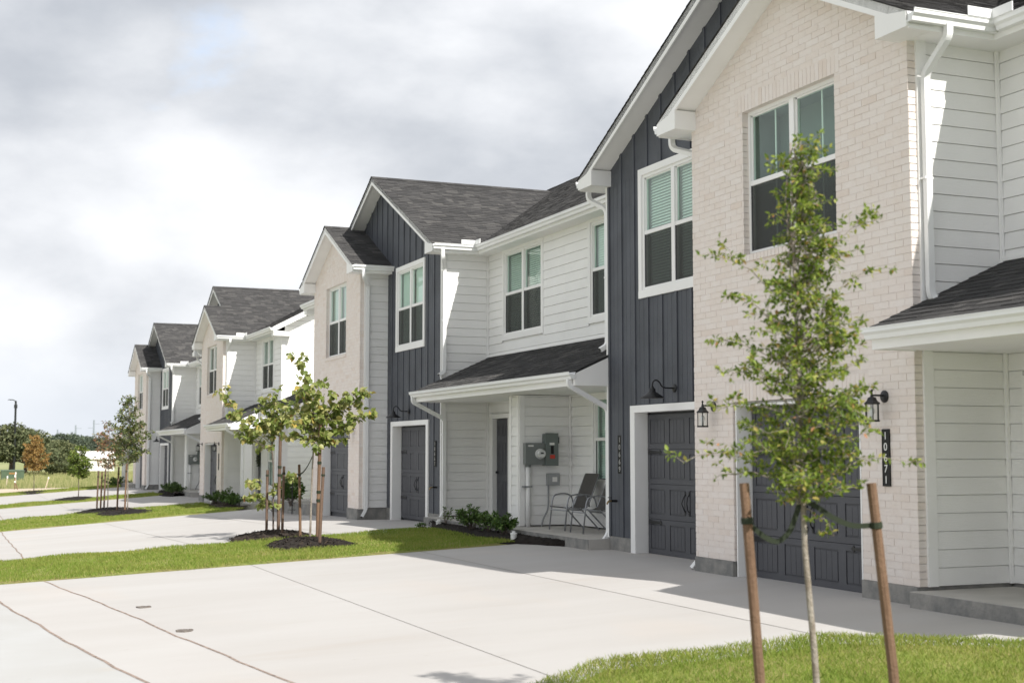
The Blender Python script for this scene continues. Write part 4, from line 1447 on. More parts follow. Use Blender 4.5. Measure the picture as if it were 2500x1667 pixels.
def meter_set(off, far):
    global ORG
    o_ = Vector(off)
    yf = 23.70
    it = []
    ORG = Vector((10.3, yf, 1.29))
    r = empty('electric_meter_box', ORG + o_)
    MB().box(10.11, 10.50, yf - 0.13, yf, 1.29, 1.69).box(10.105, 10.505, yf - 0.137, yf - 0.13, 1.285, 1.695).build('cabinet', 'meter_grey', r)
    m = MB().lathe([(0.098, -0.135), (0.098, -0.155), (0.085, -0.16), (0.085, -0.23), (0.07, -0.25)], (10.40, yf, 1.49), 'y', 20).build('dial', 'dial', r, smooth=False)
    MB().box(10.37, 10.43, yf - 0.254, yf - 0.2505, 1.49, 1.515).build('display', 'black_plastic', m)
    MB().box(10.35, 10.45, yf - 0.2535, yf - 0.2505, 1.445, 1.47).build('number_strip', 'sticker_white', m)
    MB().box(10.16, 10.27, yf - 0.1395, yf - 0.1375, 1.625, 1.655).build('sticker', 'sticker_white', r)
    it.append(tag(r, 'grey electric meter box with round glass dial on the centre porch wall' if not far else 'small grey electric meter box on the far porch wall', 'meter box', 'electric meter boxes'))
    ORG = Vector((10.64, yf, 1.27))
    r = empty('disconnect_box', ORG + o_)
    MB().box(10.51, 10.77, yf - 0.15, yf, 1.27, 1.87).box(10.505, 10.775, yf - 0.165, yf - 0.15, 1.265, 1.88).box(10.56, 10.72, yf - 0.09, yf - 0.03, 1.87, 1.885).build('cabinet', 'panel_green_grey', r)
    MB().box(10.615, 10.675, yf - 0.171, yf - 0.1655, 1.49, 1.64).build('slot', 'black_plastic', r)
    MB().box(10.775, 10.81, yf - 0.13, yf - 0.07, 1.69, 1.81).build('switch_handle', 'black_plastic', r)
    MB().box(10.59, 10.69, yf - 0.169, yf - 0.1655, 1.655, 1.70).build('sticker', 'sticker_white', r)
    s = MB().box(10.60, 10.70, yf - 0.169, yf - 0.1655, 1.40, 1.47).build('warning_sticker', 'sticker_red', r)
    it.append(tag(r, 'tall grey green disconnect box with red warning sticker beside the round meter' if not far else 'tall grey disconnect box on the far porch wall', 'electric box', 'electric disconnect boxes'))
    ORG = Vector((10.715, yf, 0.89))
    r = empty('utility_box', ORG + o_)
    MB().box(10.59, 10.84, yf - 0.08, yf, 0.89, 1.12).box(10.605, 10.825, yf - 0.092, yf - 0.08, 0.905, 1.105).build('cover', 'plastic_grey', r)
    MB().box(10.68, 10.78, yf - 0.095, yf - 0.0925, 0.96, 1.05).build('sticker', 'sticker_white', r)
    MB().tube(rounded([(10.62, yf - 0.04, 0.89), (10.62, yf - 0.04, 0.55), (10.60, yf - 0.05, 0.42), (10.48, yf - 0.09, 0.25), (10.45, yf - 0.10, 0.12)], 0.08), 0.017, 8).build('conduit', 'conduit_grey', r)
    it.append(tag(r, 'small pale grey utility box with a bent conduit, left of the patio chairs' if not far else 'small pale grey utility box on the far porch wall', 'utility box', 'small utility boxes'))
    ORG = Vector((10.19, yf, 0.08))
    r = empty('service_pipe', ORG + o_)
    MB().tube([(10.19, yf - 0.06, 0.05), (10.19, yf - 0.06, 1.24)], 0.045, 12).build('pipe', 'pvc_white', r, smooth=True)
    MB().tube([(10.19, yf - 0.06, 1.24), (10.19, yf - 0.06, 1.29)], 0.052, 12).build('collar', 'meter_grey', r)
    MB().box(10.08, 10.255, yf - 0.11, yf - 0.008, 0.86, 0.885).build('clamp', 'conduit_grey', r)
    it.append(tag(r, 'white service pipe running up to the meter box by the centre porch' if not far else 'white service pipe under the far meter box', 'pipe', 'white service pipes'))


meter_set((0, 0, 0), False)
meter_set(S2, True)


# ------------------------------------------------------------------ patio chairs
def chair(cx, cy, rz, label):
    global ORG
    ORG = Vector((0, 0, 0))
    r = empty('patio_chair', (cx, cy, 0.12))
    r.rotation_euler = (0, 0, rz)
    t = 0.014
    for s in (-1, 1):
        y = s * 0.29
        MB().tube(rounded([(-0.30, y, 0), (-0.24, y, 0.52), (-0.20, y, 0.62), (-0.02, y, 0.655), (0.16, y, 0.62), (0.21, y, 0.42)], 0.12, 5), t, 8).build('arm_frame', 'chair_frame', r, smooth=True)
        MB().tube([(0.02, y * 0.97, 0.40), (0.42, y, 0)], t, 8).build('leg', 'chair_frame', r)
        MB().tube(rounded([(-0.30, y * 0.88, 0.42), (0.10, y * 0.88, 0.38), (0.20, y * 0.88, 0.42), (0.44, y * 0.88, 1.00)], 0.1, 5), 0.012, 8).build('side_rail', 'chair_frame', r, smooth=True)
    MB().tube([(-0.27, -0.29, 0.36), (-0.27, 0.29, 0.36)], 0.011, 8).tube([(0.06, -0.28, 0.355), (0.06, 0.28, 0.355)], 0.011, 8).build('stretcher', 'chair_frame', r)
    p = rounded([(-0.31, 0, 0.425), (0.10, 0, 0.385), (0.21, 0, 0.43), (0.445, 0, 1.01)], 0.12, 6)
    mb = MB()
    top = [q for q in p]
    n = len(p)
    for k in range(n - 1):
        a, b = p[k], p[k + 1]
        d = (b - a).normalized()
        nn = Vector((-d.z, 0, d.x))
        mb.prism([(a.x, -0.25, a.z), (b.x, -0.25, b.z), (b.x + nn.x * 0.006, -0.25, b.z + nn.z * 0.006), (a.x + nn.x * 0.006, -0.25, a.z + nn.z * 0.006)], (0, 0.5, 0))
    mb.build('sling', 'chair_mesh', r)
    return tag(r, label, 'chair', 'sling patio chairs on the centre porch')


chair(10.52, 22.42, R(4), 'grey sling patio chair nearer the meter wall, left of the two on the porch')
chair(10.47, 21.45, R(-3), 'grey sling patio chair partly hidden by the white porch downspout')

ORG = Vector((0, 0, 0))


def cleanout(x, y, z, label):
    r = empty('cleanout_cap', (x, y, z))
    MB().lathe([(0.055, -0.1), (0.055, 0.09), (0.062, 0.092), (0.062, 0.115), (0.05, 0.12)], (0, 0, 0), 'z', 14).build('pipe', 'pvc_white', r)
    MB().box(-0.022, 0.022, -0.022, 0.022, 0.12, 0.15).build('plug', 'pvc_white', r)
    return tag(r, label, 'pipe cap', 'white cleanout caps')


cleanout(9.20, 21.98, 0.0, 'white cleanout cap at the front of the mulch bed near the driveway')
cleanout(9.40, 26.45, 0.0, 'white cleanout cap at the foot of the downspout left of the mulch bed')
cleanout(9.06, 50.35, -0.38, 'white cleanout cap in front of the farther row’s brick corner')
cleanout(9.35, 60.9, -0.38, 'white cleanout cap among the shrubs of the far centre porch')

# ------------------------------------------------------------------ planting
PR = np.random.default_rng(21)
VR = np.array([math.cos(yaw), -math.sin(yaw), 0.0])        # picture-right, flat
VF = np.array([math.sin(yaw), math.cos(yaw), 0.0])         # away from the viewer


def leaves_mesh(name, P, D, size, m, parent, ratio=0.6, droop=0.3, heart=False):
    """P leaf bases, D pointing directions (n,3)"""
    P = np.asarray(P, float)
    D = np.asarray(D, float)
    n = len(P)
    D = D + PR.normal(0, 0.55, (n, 3))
    D[:, 2] -= droop
    D /= np.linalg.norm(D, axis=1)[:, None]
    A = PR.normal(0, 1, (n, 3)) + np.array([0, 0, 1.3])
    S = np.cross(D, A)
    S /= np.linalg.norm(S, axis=1)[:, None] + 1e-9
    U = np.cross(S, D)
    L = size * PR.uniform(0.6, 1.25, n)[:, None]
    W = L * ratio / 2
    fold = 0.25 * W
    if heart:
        v = [P, P + D * L * 0.12 + S * W * 0.85 + U * fold, P + D * L * 0.5 + S * W + U * fold, P + D * L - U * L * 0.12,
             P + D * L * 0.5 - S * W + U * fold, P + D * L * 0.12 - S * W * 0.85 + U * fold]
    else:
        v = [P, P + D * L * 0.35 + S * W + U * fold, P + D * L * 0.7 + S * W * 0.7 + U * fold, P + D * L - U * L * 0.08,
             P + D * L * 0.7 - S * W * 0.7 + U * fold, P + D * L * 0.35 - S * W + U * fold]
    V = np.stack(v, 1).reshape(-1, 3)
    i = np.arange(n)[:, None] * 6
    F = np.concatenate([i + np.array([[0, 1, 2, 3]]), i + np.array([[0, 3, 4, 5]])], 0)
    # keep each leaf's two halves as one island
    return np_mesh(name, V, F, m, parent)


def curve(a, b, bend, n=7, jit=0.02):
    a, b = np.array(a, float), np.array(b, float)
    mid = (a + b) / 2 + np.array(bend, float)
    t = np.linspace(0, 1, n)[:, None]
    p = a * (1 - t) ** 2 + 2 * mid * t * (1 - t) + b * t ** 2
    p[1:-1] += PR.normal(0, jit, (n - 2, 3))
    return p


def limb_leaves(p, n, P, D, spread=0.0, start=0.25):
    """scatter n leaves along polyline p"""
    t = PR.uniform(start, 1.0, n) * (len(p) - 1)
    k = np.minimum(t.astype(int), len(p) - 2)
    q = p[k] + (p[k + 1] - p[k]) * (t - k)[:, None]
    d = p[k + 1] - p[k]
    d = d / (np.linalg.norm(d, axis=1)[:, None] + 1e-9)
    rad = PR.normal(0, 1, (n, 3))
    rad -= d * (rad * d).sum(1)[:, None]
    rad /= np.linalg.norm(rad, axis=1)[:, None]
    P.append(q + rad * spread * PR.uniform(0, 1, n)[:, None])
    D.append(0.6 * d + rad)


def sapling(name, base, trunk_pts, r0, r1, limbs, leaf, size, label, nleaf, twig=3, bark='bark', ratio=0.6, heart=False, droop=0.3, group='street saplings', spread=0.02, tl=0.22, tr=0.0035):
    """limbs: (h0 on trunk, (u, w, h) end, bend) in metres in a frame facing the street"""
    root = empty(name, base)
    tp = [np.array(p, float) for p in trunk_pts]
    MB().tube([tuple(p) for p in tp], list(np.linspace(r0, r1, len(tp))), 9).build('trunk', bark, root, smooth=True)
    P, D = [], []
    br = MB()
    hs = [p[2] for p in tp]

    def on_trunk(h):
        for a, b in zip(tp, tp[1:]):
            if a[2] <= h <= b[2]:
                return a + (b - a) * (h - a[2]) / (b[2] - a[2])
        return tp[-1]
    for (h0, e, bend) in limbs:
        a = on_trunk(h0)
        b = VR * e[0] + VF * e[1] + np.array([0, 0, e[2]])
        p = curve(a, b, VR * bend[0] + np.array([0, 0, bend[1]]))
        ln = np.linalg.norm(b - a)
        br.tube([tuple(q) for q in p], list(np.linspace(max(r1 * 0.75, 0.004), 0.002, len(p))), 5)
        limb_leaves(p, max(2, int(nleaf * ln)), P, D, spread)
        for _ in range(int(twig * ln / 0.35)):
            k = PR.integers(1, len(p))
            dd = PR.normal(0, 1, 3)
            dd[2] = abs(dd[2]) * 0.35 - 0.05
            dd /= np.linalg.norm(dd)
            q = curve(p[k], p[k] + dd * tl * PR.uniform(0.5, 1.3), (0, 0, 0.03), 4, 0.008)
            br.tube([tuple(z) for z in q], [tr, tr * 0.7, tr * 0.5, tr * 0.35], 4)
            limb_leaves(q, max(2, int(nleaf * tl * 1.6)), P, D, spread)
    br.build('branches', bark, root)
    leaves_mesh('crown', np.concatenate(P), np.concatenate(D), size, leaf, root, ratio, droop, heart)
    return tag(root, label, 'tree', group)


def env_limbs(rows, seed, dens=1.0, up=0.35, rmin=0.55):
    """limbs filling a crown given rows (h, left, right) of its outline"""
    g = np.random.default_rng(seed)
    out_ = []
    hs = [r[0] for r in rows]
    n = int(dens * 14 * (hs[-1] - hs[0]) / 1.0)
    for i in range(n):
        h = hs[0] + (hs[-1] - hs[0]) * (i + g.uniform(0, 1)) / n
        l = np.interp(h, hs, [r[1] for r in rows])
        r_ = np.interp(h, hs, [r[2] for r in rows])
        w = g.uniform(0, 2 * np.pi)
        ru = (r_ if math.cos(w) > 0 else l)
        rad = g.uniform(rmin, 1.02)
        u = math.cos(w) * ru * rad
        wv = math.sin(w) * (l + r_) / 2 * rad
        out_.append((max(hs[0] * 0.98, h - up * math.hypot(u, wv) - 0.05), (u, wv, h), (u * 0.15, 0.05)))
    return out_


def stake(name_m, base, top, r, label, tie=None):
    root = empty('tree_stake', base)
    b, t = Vector(base), Vector(top)
    d = t - b
    MB().tube([tuple(Vector((0, 0, -0.2))), tuple(d * 0.3), tuple(d * 0.7), tuple(d)], [r, r, r * 0.97, r * 0.95], 10).build('post', name_m, root, smooth=False)
    for k in (tie or ()):
        MB().tube([tuple(d * (k - 0.012)), tuple(d * (k + 0.012))], r * 1.2, 10).build('tie', 'strap', root)
    return tag(root, label, 'stake', 'wooden tree stakes')


def mound(cx, cy, rx, ry, hgt, label, rot=0.0, chips=420, seed=1, zoff=0.03):
    g = np.random.default_rng(seed)
    root = empty('mulch_mound', (cx, cy, G(cx, cy)))
    V, F = [], []
    nr, na = 9, 40
    ed = 1 + 0.09 * np.sin(np.arange(na) * 2 * np.pi / na * 3 + seed) + 0.05 * np.sin(np.arange(na) * 2 * np.pi / na * 7 + 2 * seed) + g.normal(0, 0.02, na)
    hf = lambda t: hgt * (1 - t ** 2.2)
    for i in range(nr + 1):
        for j in range(na):
            t = i / nr
            w = 2 * np.pi * j / na
            x, y = rx * t * ed[j] * math.cos(w), ry * t * ed[j] * math.sin(w)
            V.append((x, y, G(cx + x, cy + y) - G(cx, cy) + hf(t) + zoff * (1 if i < nr else -1.0) + (g.normal(0, 0.008) if i < nr else 0)))
    for i in range(nr):
        for j in range(na):
            a, b = i * na + j, i * na + (j + 1) % na
            F.append((a, a + na, b + na, b))
    np_mesh('soil', V, F, 'mulch', root)
    n = chips
    t = np.sqrt(g.uniform(0, 1.02, n))
    w = g.uniform(0, 2 * np.pi, n)
    e = np.interp(w, np.arange(na) * 2 * np.pi / na, ed)
    x, y = rx * t * e * np.cos(w), ry * t * e * np.sin(w)
    z = np.array([G(cx + a, cy + b) - G(cx, cy) for a, b in zip(x, y)]) + hgt * (1 - np.minimum(t, 1) ** 2.2) + zoff + 0.006
    P = np.stack([x, y, z], 1)
    d = g.normal(0, 1, (n, 3)) * np.array([1, 1, 0.35])
    d /= np.linalg.norm(d, axis=1)[:, None]
    s = np.cross(d, np.array([0, 0, 1.0]) + g.normal(0, 0.3, (n, 3)))
    s /= np.linalg.norm(s, axis=1)[:, None]
    L = g.uniform(0.015, 0.05, n)[:, None]
    Wd = g.uniform(0.004, 0.011, n)[:, None]
    up_ = np.cross(s, d) * 0.006
    v = np.stack([P - d * L - s * Wd, P + d * L - s * Wd, P + d * L + s * Wd, P - d * L + s * Wd, P + up_ - d * L * 0.9, P + up_ + d * L * 0.9], 1).reshape(-1, 3)
    i = np.arange(n)[:, None] * 6
    F = np.concatenate([i + np.array([[0, 1, 5, 4]]), i + np.array([[2, 3, 4, 5]])], 0)
    np_mesh('chips', v, F, 'mulch', root)['kind'] = 'stuff'
    return tag(root, label, 'mulch', 'mulch mounds')


def shrub(x, y, z, h, w, label, leaf='leaf_shrub', size=0.045, n=26, nl=34, group='low shrubs', ratio=0.5):
    root = empty('shrub', (x, y, z))
    P, D = [], []
    st = MB()
    for k in range(n):
        a = PR.uniform(0, 2 * np.pi)
        rr = w * math.sqrt(PR.uniform(0, 1))
        e = np.array([rr * math.cos(a), rr * math.sin(a), h * (1 - 0.45 * (rr / w) ** 2) * PR.uniform(0.75, 1.1)])
        p = curve((PR.normal(0, 0.03), PR.normal(0, 0.03), 0), e, (0, 0, 0.08), 5, 0.01)
        st.tube([tuple(q) for q in p], [0.006, 0.005, 0.004, 0.003, 0.002], 4)
        limb_leaves(p, nl, P, D, 0.015, 0.3)
    st.build('stems', 'bark_dark', root)
    leaves_mesh('foliage', np.concatenate(P), np.concatenate(D), size, leaf, root, ratio, -0.25)
    return tag(root, label, 'shrub', group)


def rel(bx, by, tx, ty, tz):
    return (tx - bx, ty - by, tz)


# --- foreground sapling
fx, fy = 4.86, 6.88
fz = G(fx, fy)
D2M = 0.00258
rows = [(1.50, 0.20, 0.2), (1.58, 0.36, 0.28), (1.80, 0.48, 0.37), (2.05, 0.47, 0.35), (2.30, 0.44, 0.34), (2.55, 0.37, 0.29), (2.80, 0.33, 0.24), (3.05, 0.24, 0.17), (3.28, 0.11, 0.11), (3.5, 0.06, 0.06), (3.66, 0.03, 0.03)]
lm = env_limbs(rows, 4, 6.6, rmin=0.3)
wisps = [(2.6, (-0.58, 0.05, 2.98), (-0.10, 0.22)), (2.45, (-0.55, -0.05, 2.72), (-0.12, 0.20)), (2.2, (-0.58, 0.1, 2.46), (-0.12, 0.22)), (2.1, (-0.52, 0.0, 2.22), (-0.10, 0.18)),
         (2.75, (0.45, 0.05, 3.22), (0.02, 0.16)), (2.5, (0.36, 0.0, 2.88), (0.06, 0.12)), (2.3, (0.35, 0.1, 2.45), (0.06, 0.14)), (1.7, (0.66, 0.0, 1.72), (0.05, 0.06)),
         (1.75, (-0.80, 0.0, 1.72), (-0.05, 0.10)), (1.65, (-0.60, 0.1, 1.62), (-0.05, 0.03)), (3.1, (-0.14, 0, 3.52), (-0.03, 0.05)), (1.45, (0.10, 0.0, 1.28), (0.02, 0.03)), (2.0, (-0.62, 0.0, 2.05), (-0.08, 0.1))]
sapling('young_elm_tree', (fx, fy, fz), [tuple(VR * a + np.array([0, 0, h])) for a, h in ((0.015, -0.2), (0.0, 0.0), (-0.03, 0.6), (-0.075, 1.2), (-0.085, 1.6), (-0.10, 2.4), (-0.115, 3.1), (-0.12, 3.68))],
        0.026, 0.006, lm + wisps, 'leaf_elm', 0.038, 'slender fine-leaved sapling in the foreground before the nearest brick garage', 60, twig=3.6, tl=0.16, ratio=0.52, droop=0.15, spread=0.012, tr=0.0022)
sL = stake('stake_wood', (4.56, 7.01, G(4.56, 7.01)), (4.46, 7.05, 1.34), 0.031, 'leaning wooden stake left of the foreground sapling', (0.86,))
sR = stake('stake_wood', (5.31, 6.70, G(5.31, 6.70)), (5.17, 6.755, 1.34), 0.031, 'leaning wooden stake right of the foreground sapling', (0.84,))


def strap(pts, label, wdt=0.016):
    pts = rounded(pts, 0.12, 5)
    mb = MB()
    for a, b in zip(pts, pts[1:]):
        d = (b - a).normalized()
        n = Vector((0, 0, 1)) - d * d.z
        n = n.normalized() * wdt
        s = d.cross(n).normalized() * 0.002
        mb.prism([a - n, a + n, a + n + s, a - n + s], b - a)
    o = mb.build('tree_strap', 'strap')
    return tag(o, label, 'strap', 'green tree straps')


strap([(4.47, 7.045, 1.11), (4.56, 7.0, 1.02), (4.64, 6.97, 0.98), (4.71, 6.94, 1.05), (4.765, 6.915, 1.22)], 'dark green strap sagging between the left stake and the foreground sapling')
strap([(4.79, 6.91, 1.24), (4.86, 6.88, 1.20), (4.95, 6.84, 1.13), (5.06, 6.80, 1.08), (5.20, 6.745, 1.09)], 'dark green strap from the foreground sapling to the right stake')

# --- the two redbuds in the first grass strip
t2 = (6.43, 25.35)
t1 = (6.33, 28.0)
sapling('young_redbud_tree', (*t2, G(*t2)), [tuple(VR * a + np.array([0, 0, h])) for a, h in ((0.0, -0.15), (0.0, 0.1), (0.012, 0.8), (0.03, 1.5), (0.05, 2.0), (0.02, 2.4))], 0.024, 0.010,
        [(2.3, (-0.32, 0.1, 3.50), (0.22, 0.12)), (2.2, (-0.25, -0.1, 3.1), (0.05, 0.1)), (1.9, (1.22, 0.1, 2.52), (0.1, 0.02)), (2.1, (0.90, -0.1, 2.86), (0.1, 0.22)), (2.0, (0.80, 0.2, 2.66), (0.05, 0.15)), (1.8, (0.62, -0.2, 1.92), (0.05, 0.15)),
         (1.9, (-0.52, -0.1, 1.98), (-0.05, 0.2)), (2.1, (-0.50, 0.2, 2.62), (-0.05, 0.12)), (2.2, (0.12, -0.3, 2.86), (0, 0.1)), (2.1, (0.28, 0.35, 2.42), (0.05, 0.1)), (1.9, (-0.22, -0.35, 2.22), (0, 0.1)), (1.8, (0.30, -0.3, 2.05), (0, 0.1)), (1.7, (0.18, -0.1, 1.62), (0.05, 0.08)),
         (2.0, (-0.35, 0.4, 2.3), (0, 0.1)), (2.2, (0.45, -0.15, 2.78), (0.05, 0.15)), (2.2, (-0.1, 0.2, 2.75), (0, 0.1)), (1.9, (0.5, 0.25, 2.2), (0.05, 0.1))],
        'leaf_redbud', 0.108, 'sparse young redbud with big heart leaves, right of the pair in the first grass strip', 24, twig=3.5, tl=0.30, tr=0.003, bark='bark', ratio=0.86, heart=True, droop=0.65, spread=0.03)
sapling('young_redbud_tree', (*t1, G(*t1)), [tuple(VR * a + np.array([0, 0, h])) for a, h in ((0.0, -0.15), (-0.01, 0.1), (-0.02, 0.8), (-0.03, 1.45), (-0.06, 1.8), (-0.02, 2.3))], 0.022, 0.010,
        [(1.75, (-1.05, 0.1, 2.98), (-0.25, -0.12)), (1.7, (-0.78, -0.2, 2.18), (-0.05, 0.12)), (2.0, (-0.32, 0.1, 2.92), (-0.05, 0.12)), (2.2, (-0.05, -0.1, 2.95), (0.05, 0.1)), (2.1, (0.28, 0.1, 2.82), (0.05, 0.1)), (1.9, (-0.45, -0.25, 2.2), (-0.05, 0.1)),
         (2.0, (0.15, -0.3, 2.3), (0, 0.1)), (0.55, (-0.48, 0, 1.02), (-0.1, 0.12)), (0.8, (0.30, 0, 1.25), (0.1, 0.05)), (1.9, (-0.15, 0.35, 2.5), (0, 0.1)), (1.9, (-0.55, 0.1, 2.4), (0, 0.1)), (0.5, (-0.55, 0.1, 0.78), (-0.1, 0.2)), (2.1, (0.3, -0.1, 2.5), (0.05, 0.1))],
        'leaf_redbud', 0.108, 'sparse young redbud with low side shoots, left of the pair in the first grass strip', 24, twig=3.3, tl=0.28, tr=0.003, bark='bark_dark', ratio=0.86, heart=True, droop=0.65, spread=0.03)
mound(6.12, 24.45, 0.80, 1.30, 0.14, 'dark mulch mound around the right redbud of the first grass strip', seed=3, chips=900)
mound(6.15, 27.35, 0.82, 1.15, 0.12, 'dark mulch mound around the left redbud of the first grass strip', seed=5, chips=700)
stake('stake_wood', (6.52, 25.18, G(6.5, 25.2)), (6.56, 25.17, 2.10), 0.034, 'tall pale stake tied to the trunk of the right redbud', (0.35, 0.42, 0.66))
stake('stake_wood', (6.48, 26.31, G(6.48, 26.3)), (6.44, 26.33, 1.28), 0.028, 'short stake with black strap on the left side of the right redbud', (0.86,))
stake('stake_wood_aged', (6.18, 23.72, G(6.18, 23.7)), (6.24, 23.70, 1.26), 0.030, 'short stake at the near edge of the right redbud’s mulch', (0.9,))
stake('stake_wood_aged', (6.40, 27.90, G(6.4, 27.9)), (6.42, 27.90, 1.88), 0.036, 'tall dark stake tied to the trunk of the left redbud', (0.6, 0.68))
stake('stake_wood_aged', (6.19, 28.05, G(6.2, 28)), (6.19, 28.05, 1.15), 0.028, 'short brown stake left of the left redbud', (0.92,))
stake('stake_wood_aged', (6.25, 26.90, G(6.25, 26.9)), (6.27, 26.90, 1.24), 0.028, 'short brown stake right of the left redbud', (0.9,))
strap([(6.44, 26.33, 1.08), (6.46, 26.1, 1.12), (6.48, 25.8, 1.25), (6.50, 25.5, 1.45), (6.50, 25.36, 1.62)], 'black strap arching from a short stake up to the right redbud')

# --- trees of the farther strips
def simple_tree(name, x, y, h, hc, w, leaf, size, label, r=0.025, dens=2.2, nl=40, seed=1, shape='oval', bark='bark'):
    rows_ = []
    for t in np.linspace(0, 1, 8):
        s = (math.sin(math.pi * (0.12 + 0.83 * t) ** 0.8) if shape == 'oval' else (1 - t) ** 0.8 * 0.95 + 0.05)
        k = 1 + 0.15 * math.sin(7 * t + seed)
        rows_.append((hc + (h - hc) * t, w / 2 * s * k, w / 2 * s * (2 - k)))
    return sapling(name, (x, y, G(x, y)), [(0, 0, -0.15), (0.01, 0, 0.4), (-0.01, 0.02, hc), (0.02, 0, (h + hc) / 2), (0.0, 0, h * 0.97)], r, 0.006,
                   env_limbs(rows_, seed, dens), leaf, size, label, nl, twig=2.2, tl=0.22, bark=bark, spread=0.03, droop=0.15)


simple_tree('young_oak_tree', 5.9, 48.9, 4.15, 1.75, 1.35, 'leaf_oak', 0.085, 'upright dark green sapling before the farthest brick gable, with white trunk', dens=3.2, nl=30, seed=2)
simple_tree('young_maple_tree', 5.62, 52.5, 3.35, 1.55, 1.25, 'leaf_rust', 0.09, 'rusty leaved sapling left of the upright dark green one', dens=2.2, nl=18, seed=7, bark='bark_dark')
simple_tree('young_lime_tree', 5.7, 65.4, 2.45, 1.0, 1.45, 'leaf_lime', 0.10, 'small round bright green sapling in the narrow far strip', dens=3.4, nl=30, seed=5, bark='bark_dark')
simple_tree('young_maple_tree', 4.53, 78.9, 3.2, 1.25, 1.6, 'leaf_orange', 0.11, 'orange sapling in the farthest grass strip', dens=3.2, nl=26, seed=9, bark='bark_dark')
mound(5.75, 48.6, 1.05, 1.7, 0.13, 'dark mulch mound under the upright dark green sapling', seed=8, chips=300)
mound(5.45, 51.4, 1.1, 1.6, 0.12, 'dark mulch mound under the rusty leaved sapling', seed=11, chips=300)
mound(5.45, 64.4, 0.95, 1.6, 0.12, 'dark mulch mound under the small bright green sapling', seed=12, chips=200)
mound(4.45, 78.3, 0.75, 1.2, 0.10, 'low dark mulch mound under the orange sapling', seed=13, chips=150)
for i, (x, y, h, mm, lb) in enumerate(((5.78, 48.6, 1.75, 'stake_wood', 'pale stake right before the white trunk of the dark green sapling'), (5.60, 49.3, 1.65, 'stake_wood_aged', 'brown stake left of the dark green sapling’s trunk'),
                                       (5.45, 52.1, 1.55, 'stake_wood_aged', 'brown stake right of the rusty sapling'), (5.25, 52.6, 1.5, 'stake_wood_aged', 'brown stake left of the rusty sapling'), (5.36, 52.4, 1.45, 'stake_wood', 'pale stake close to the rusty sapling’s trunk'))):
    stake(mm, (x, y, G(x, y)), (x + 0.03, y, G(x, y) + h), 0.032, lb, (0.85,))

# --- beds and shrubs at the porches
bed = MB()


def bed_mesh(name, pts, z0, hgt, label, seed):
    g = np.random.default_rng(seed)
    root = empty(name, (pts[0][0], pts[0][1], 0))
    xs_ = [p[0] for p in pts]
    V, F = [], []
    ys_ = frange(pts[0][1], pts[-1][1], 0.15)
    nx = 10
    for y in ys_:
        a = polyx([(p[1], p[0]) for p in pts], y) + g.normal(0, 0.015)
        b = polyx([(p[1], p[2]) for p in pts], y)
        for i in range(nx + 1):
            x = a + (b - a) * i / nx
            e = min(i / 3, 1)
            V.append((x - pts[0][0], y - pts[0][1], z0 + (G(x, y) - G(9.3, y)) + (hgt * e if i else -0.03) + g.normal(0, 0.007)))
    n = nx + 1
    for j in range(len(ys_) - 1):
        for i in range(nx):
            F.append((j * n + i, j * n + i + 1, (j + 1) * n + i + 1, (j + 1) * n + i))
    np_mesh('soil', V, F, 'mulch', root)
    V = np.array(V)
    idx = g.integers(0, len(V), 1400)
    P = V[idx] + g.normal(0, 0.05, (1400, 3)) * np.array([1, 1, 0]) + np.array([0, 0, 0.008])
    d = g.normal(0, 1, (1400, 3)) * np.array([1, 1, 0.3])
    d /= np.linalg.norm(d, axis=1)[:, None]
    s = np.cross(d, [0, 0, 1.0])
    s /= np.linalg.norm(s, axis=1)[:, None]
    L = g.uniform(0.012, 0.035, 1400)[:, None]
    W = g.uniform(0.004, 0.01, 1400)[:, None]
    v = np.stack([P - d * L - s * W, P + d * L - s * W, P + d * L + s * W, P - d * L + s * W], 1).reshape(-1, 3)
    np_mesh('chips', v, np.arange(len(v)).reshape(-1, 4), 'mulch', root)['kind'] = 'stuff'
    return tag(root, label, 'mulch bed', 'mulch beds at the porches')


bed_mesh('mulch_bed', [(9.60, 20.75, 9.66), (9.30, 21.35, 9.66), (9.06, 21.9, 9.66), (8.95, 22.8, 9.66), (9.02, 24.5, 9.66), (9.12, 26.0, 9.66), (9.3, 26.6, 9.66), (9.62, 27.5, 9.66)], -0.05, 0.10, 'black mulch bed under the centre porch with three shrubs', 1)
bed_mesh('mulch_bed', [(9.0, 59.8, 9.66), (8.8, 61, 9.66), (8.9, 63.5, 9.66), (9.3, 65.5, 9.66)], -0.38, 0.10, 'black mulch bed before the far centre porch', 2)
bed_mesh('mulch_bed', [(8.9, 44.9, 9.4), (8.5, 46, 9.4), (8.5, 48.5, 9.4), (8.9, 49.8, 9.3)], -0.36, 0.10, 'black mulch bed before the sunlit end porch of the farther row', 3)
bed_mesh('mulch_bed', [(8.62, 8.2, 9.16), (8.45, 8.7, 9.16), (8.55, 9.05, 9.16), (8.95, 9.3, 9.16)], -0.06, 0.08, 'corner of a black mulch bed at the right edge beside the nearest porch', 4)
shrub(9.38, 24.55, 0.03, 0.46, 0.40, 'leafy green shrub at the left of the centre porch bed', n=34, size=0.06)
shrub(9.40, 23.62, 0.03, 0.40, 0.34, 'leafy green shrub in the middle of the centre porch bed', n=28, size=0.06)
shrub(9.36, 22.75, 0.03, 0.38, 0.30, 'leafy green shrub nearest the driveway in the centre porch bed', n=28, size=0.06)
shrub(9.62, 26.55, 0.0, 0.42, 0.16, 'thin weed with few leaves beside the porch downspout', n=7, nl=12, size=0.05)
shrub(8.95, 26.2, -0.05, 0.14, 0.16, 'low weed at the edge of the lawn before the second charcoal garage', n=9, nl=10, size=0.05)
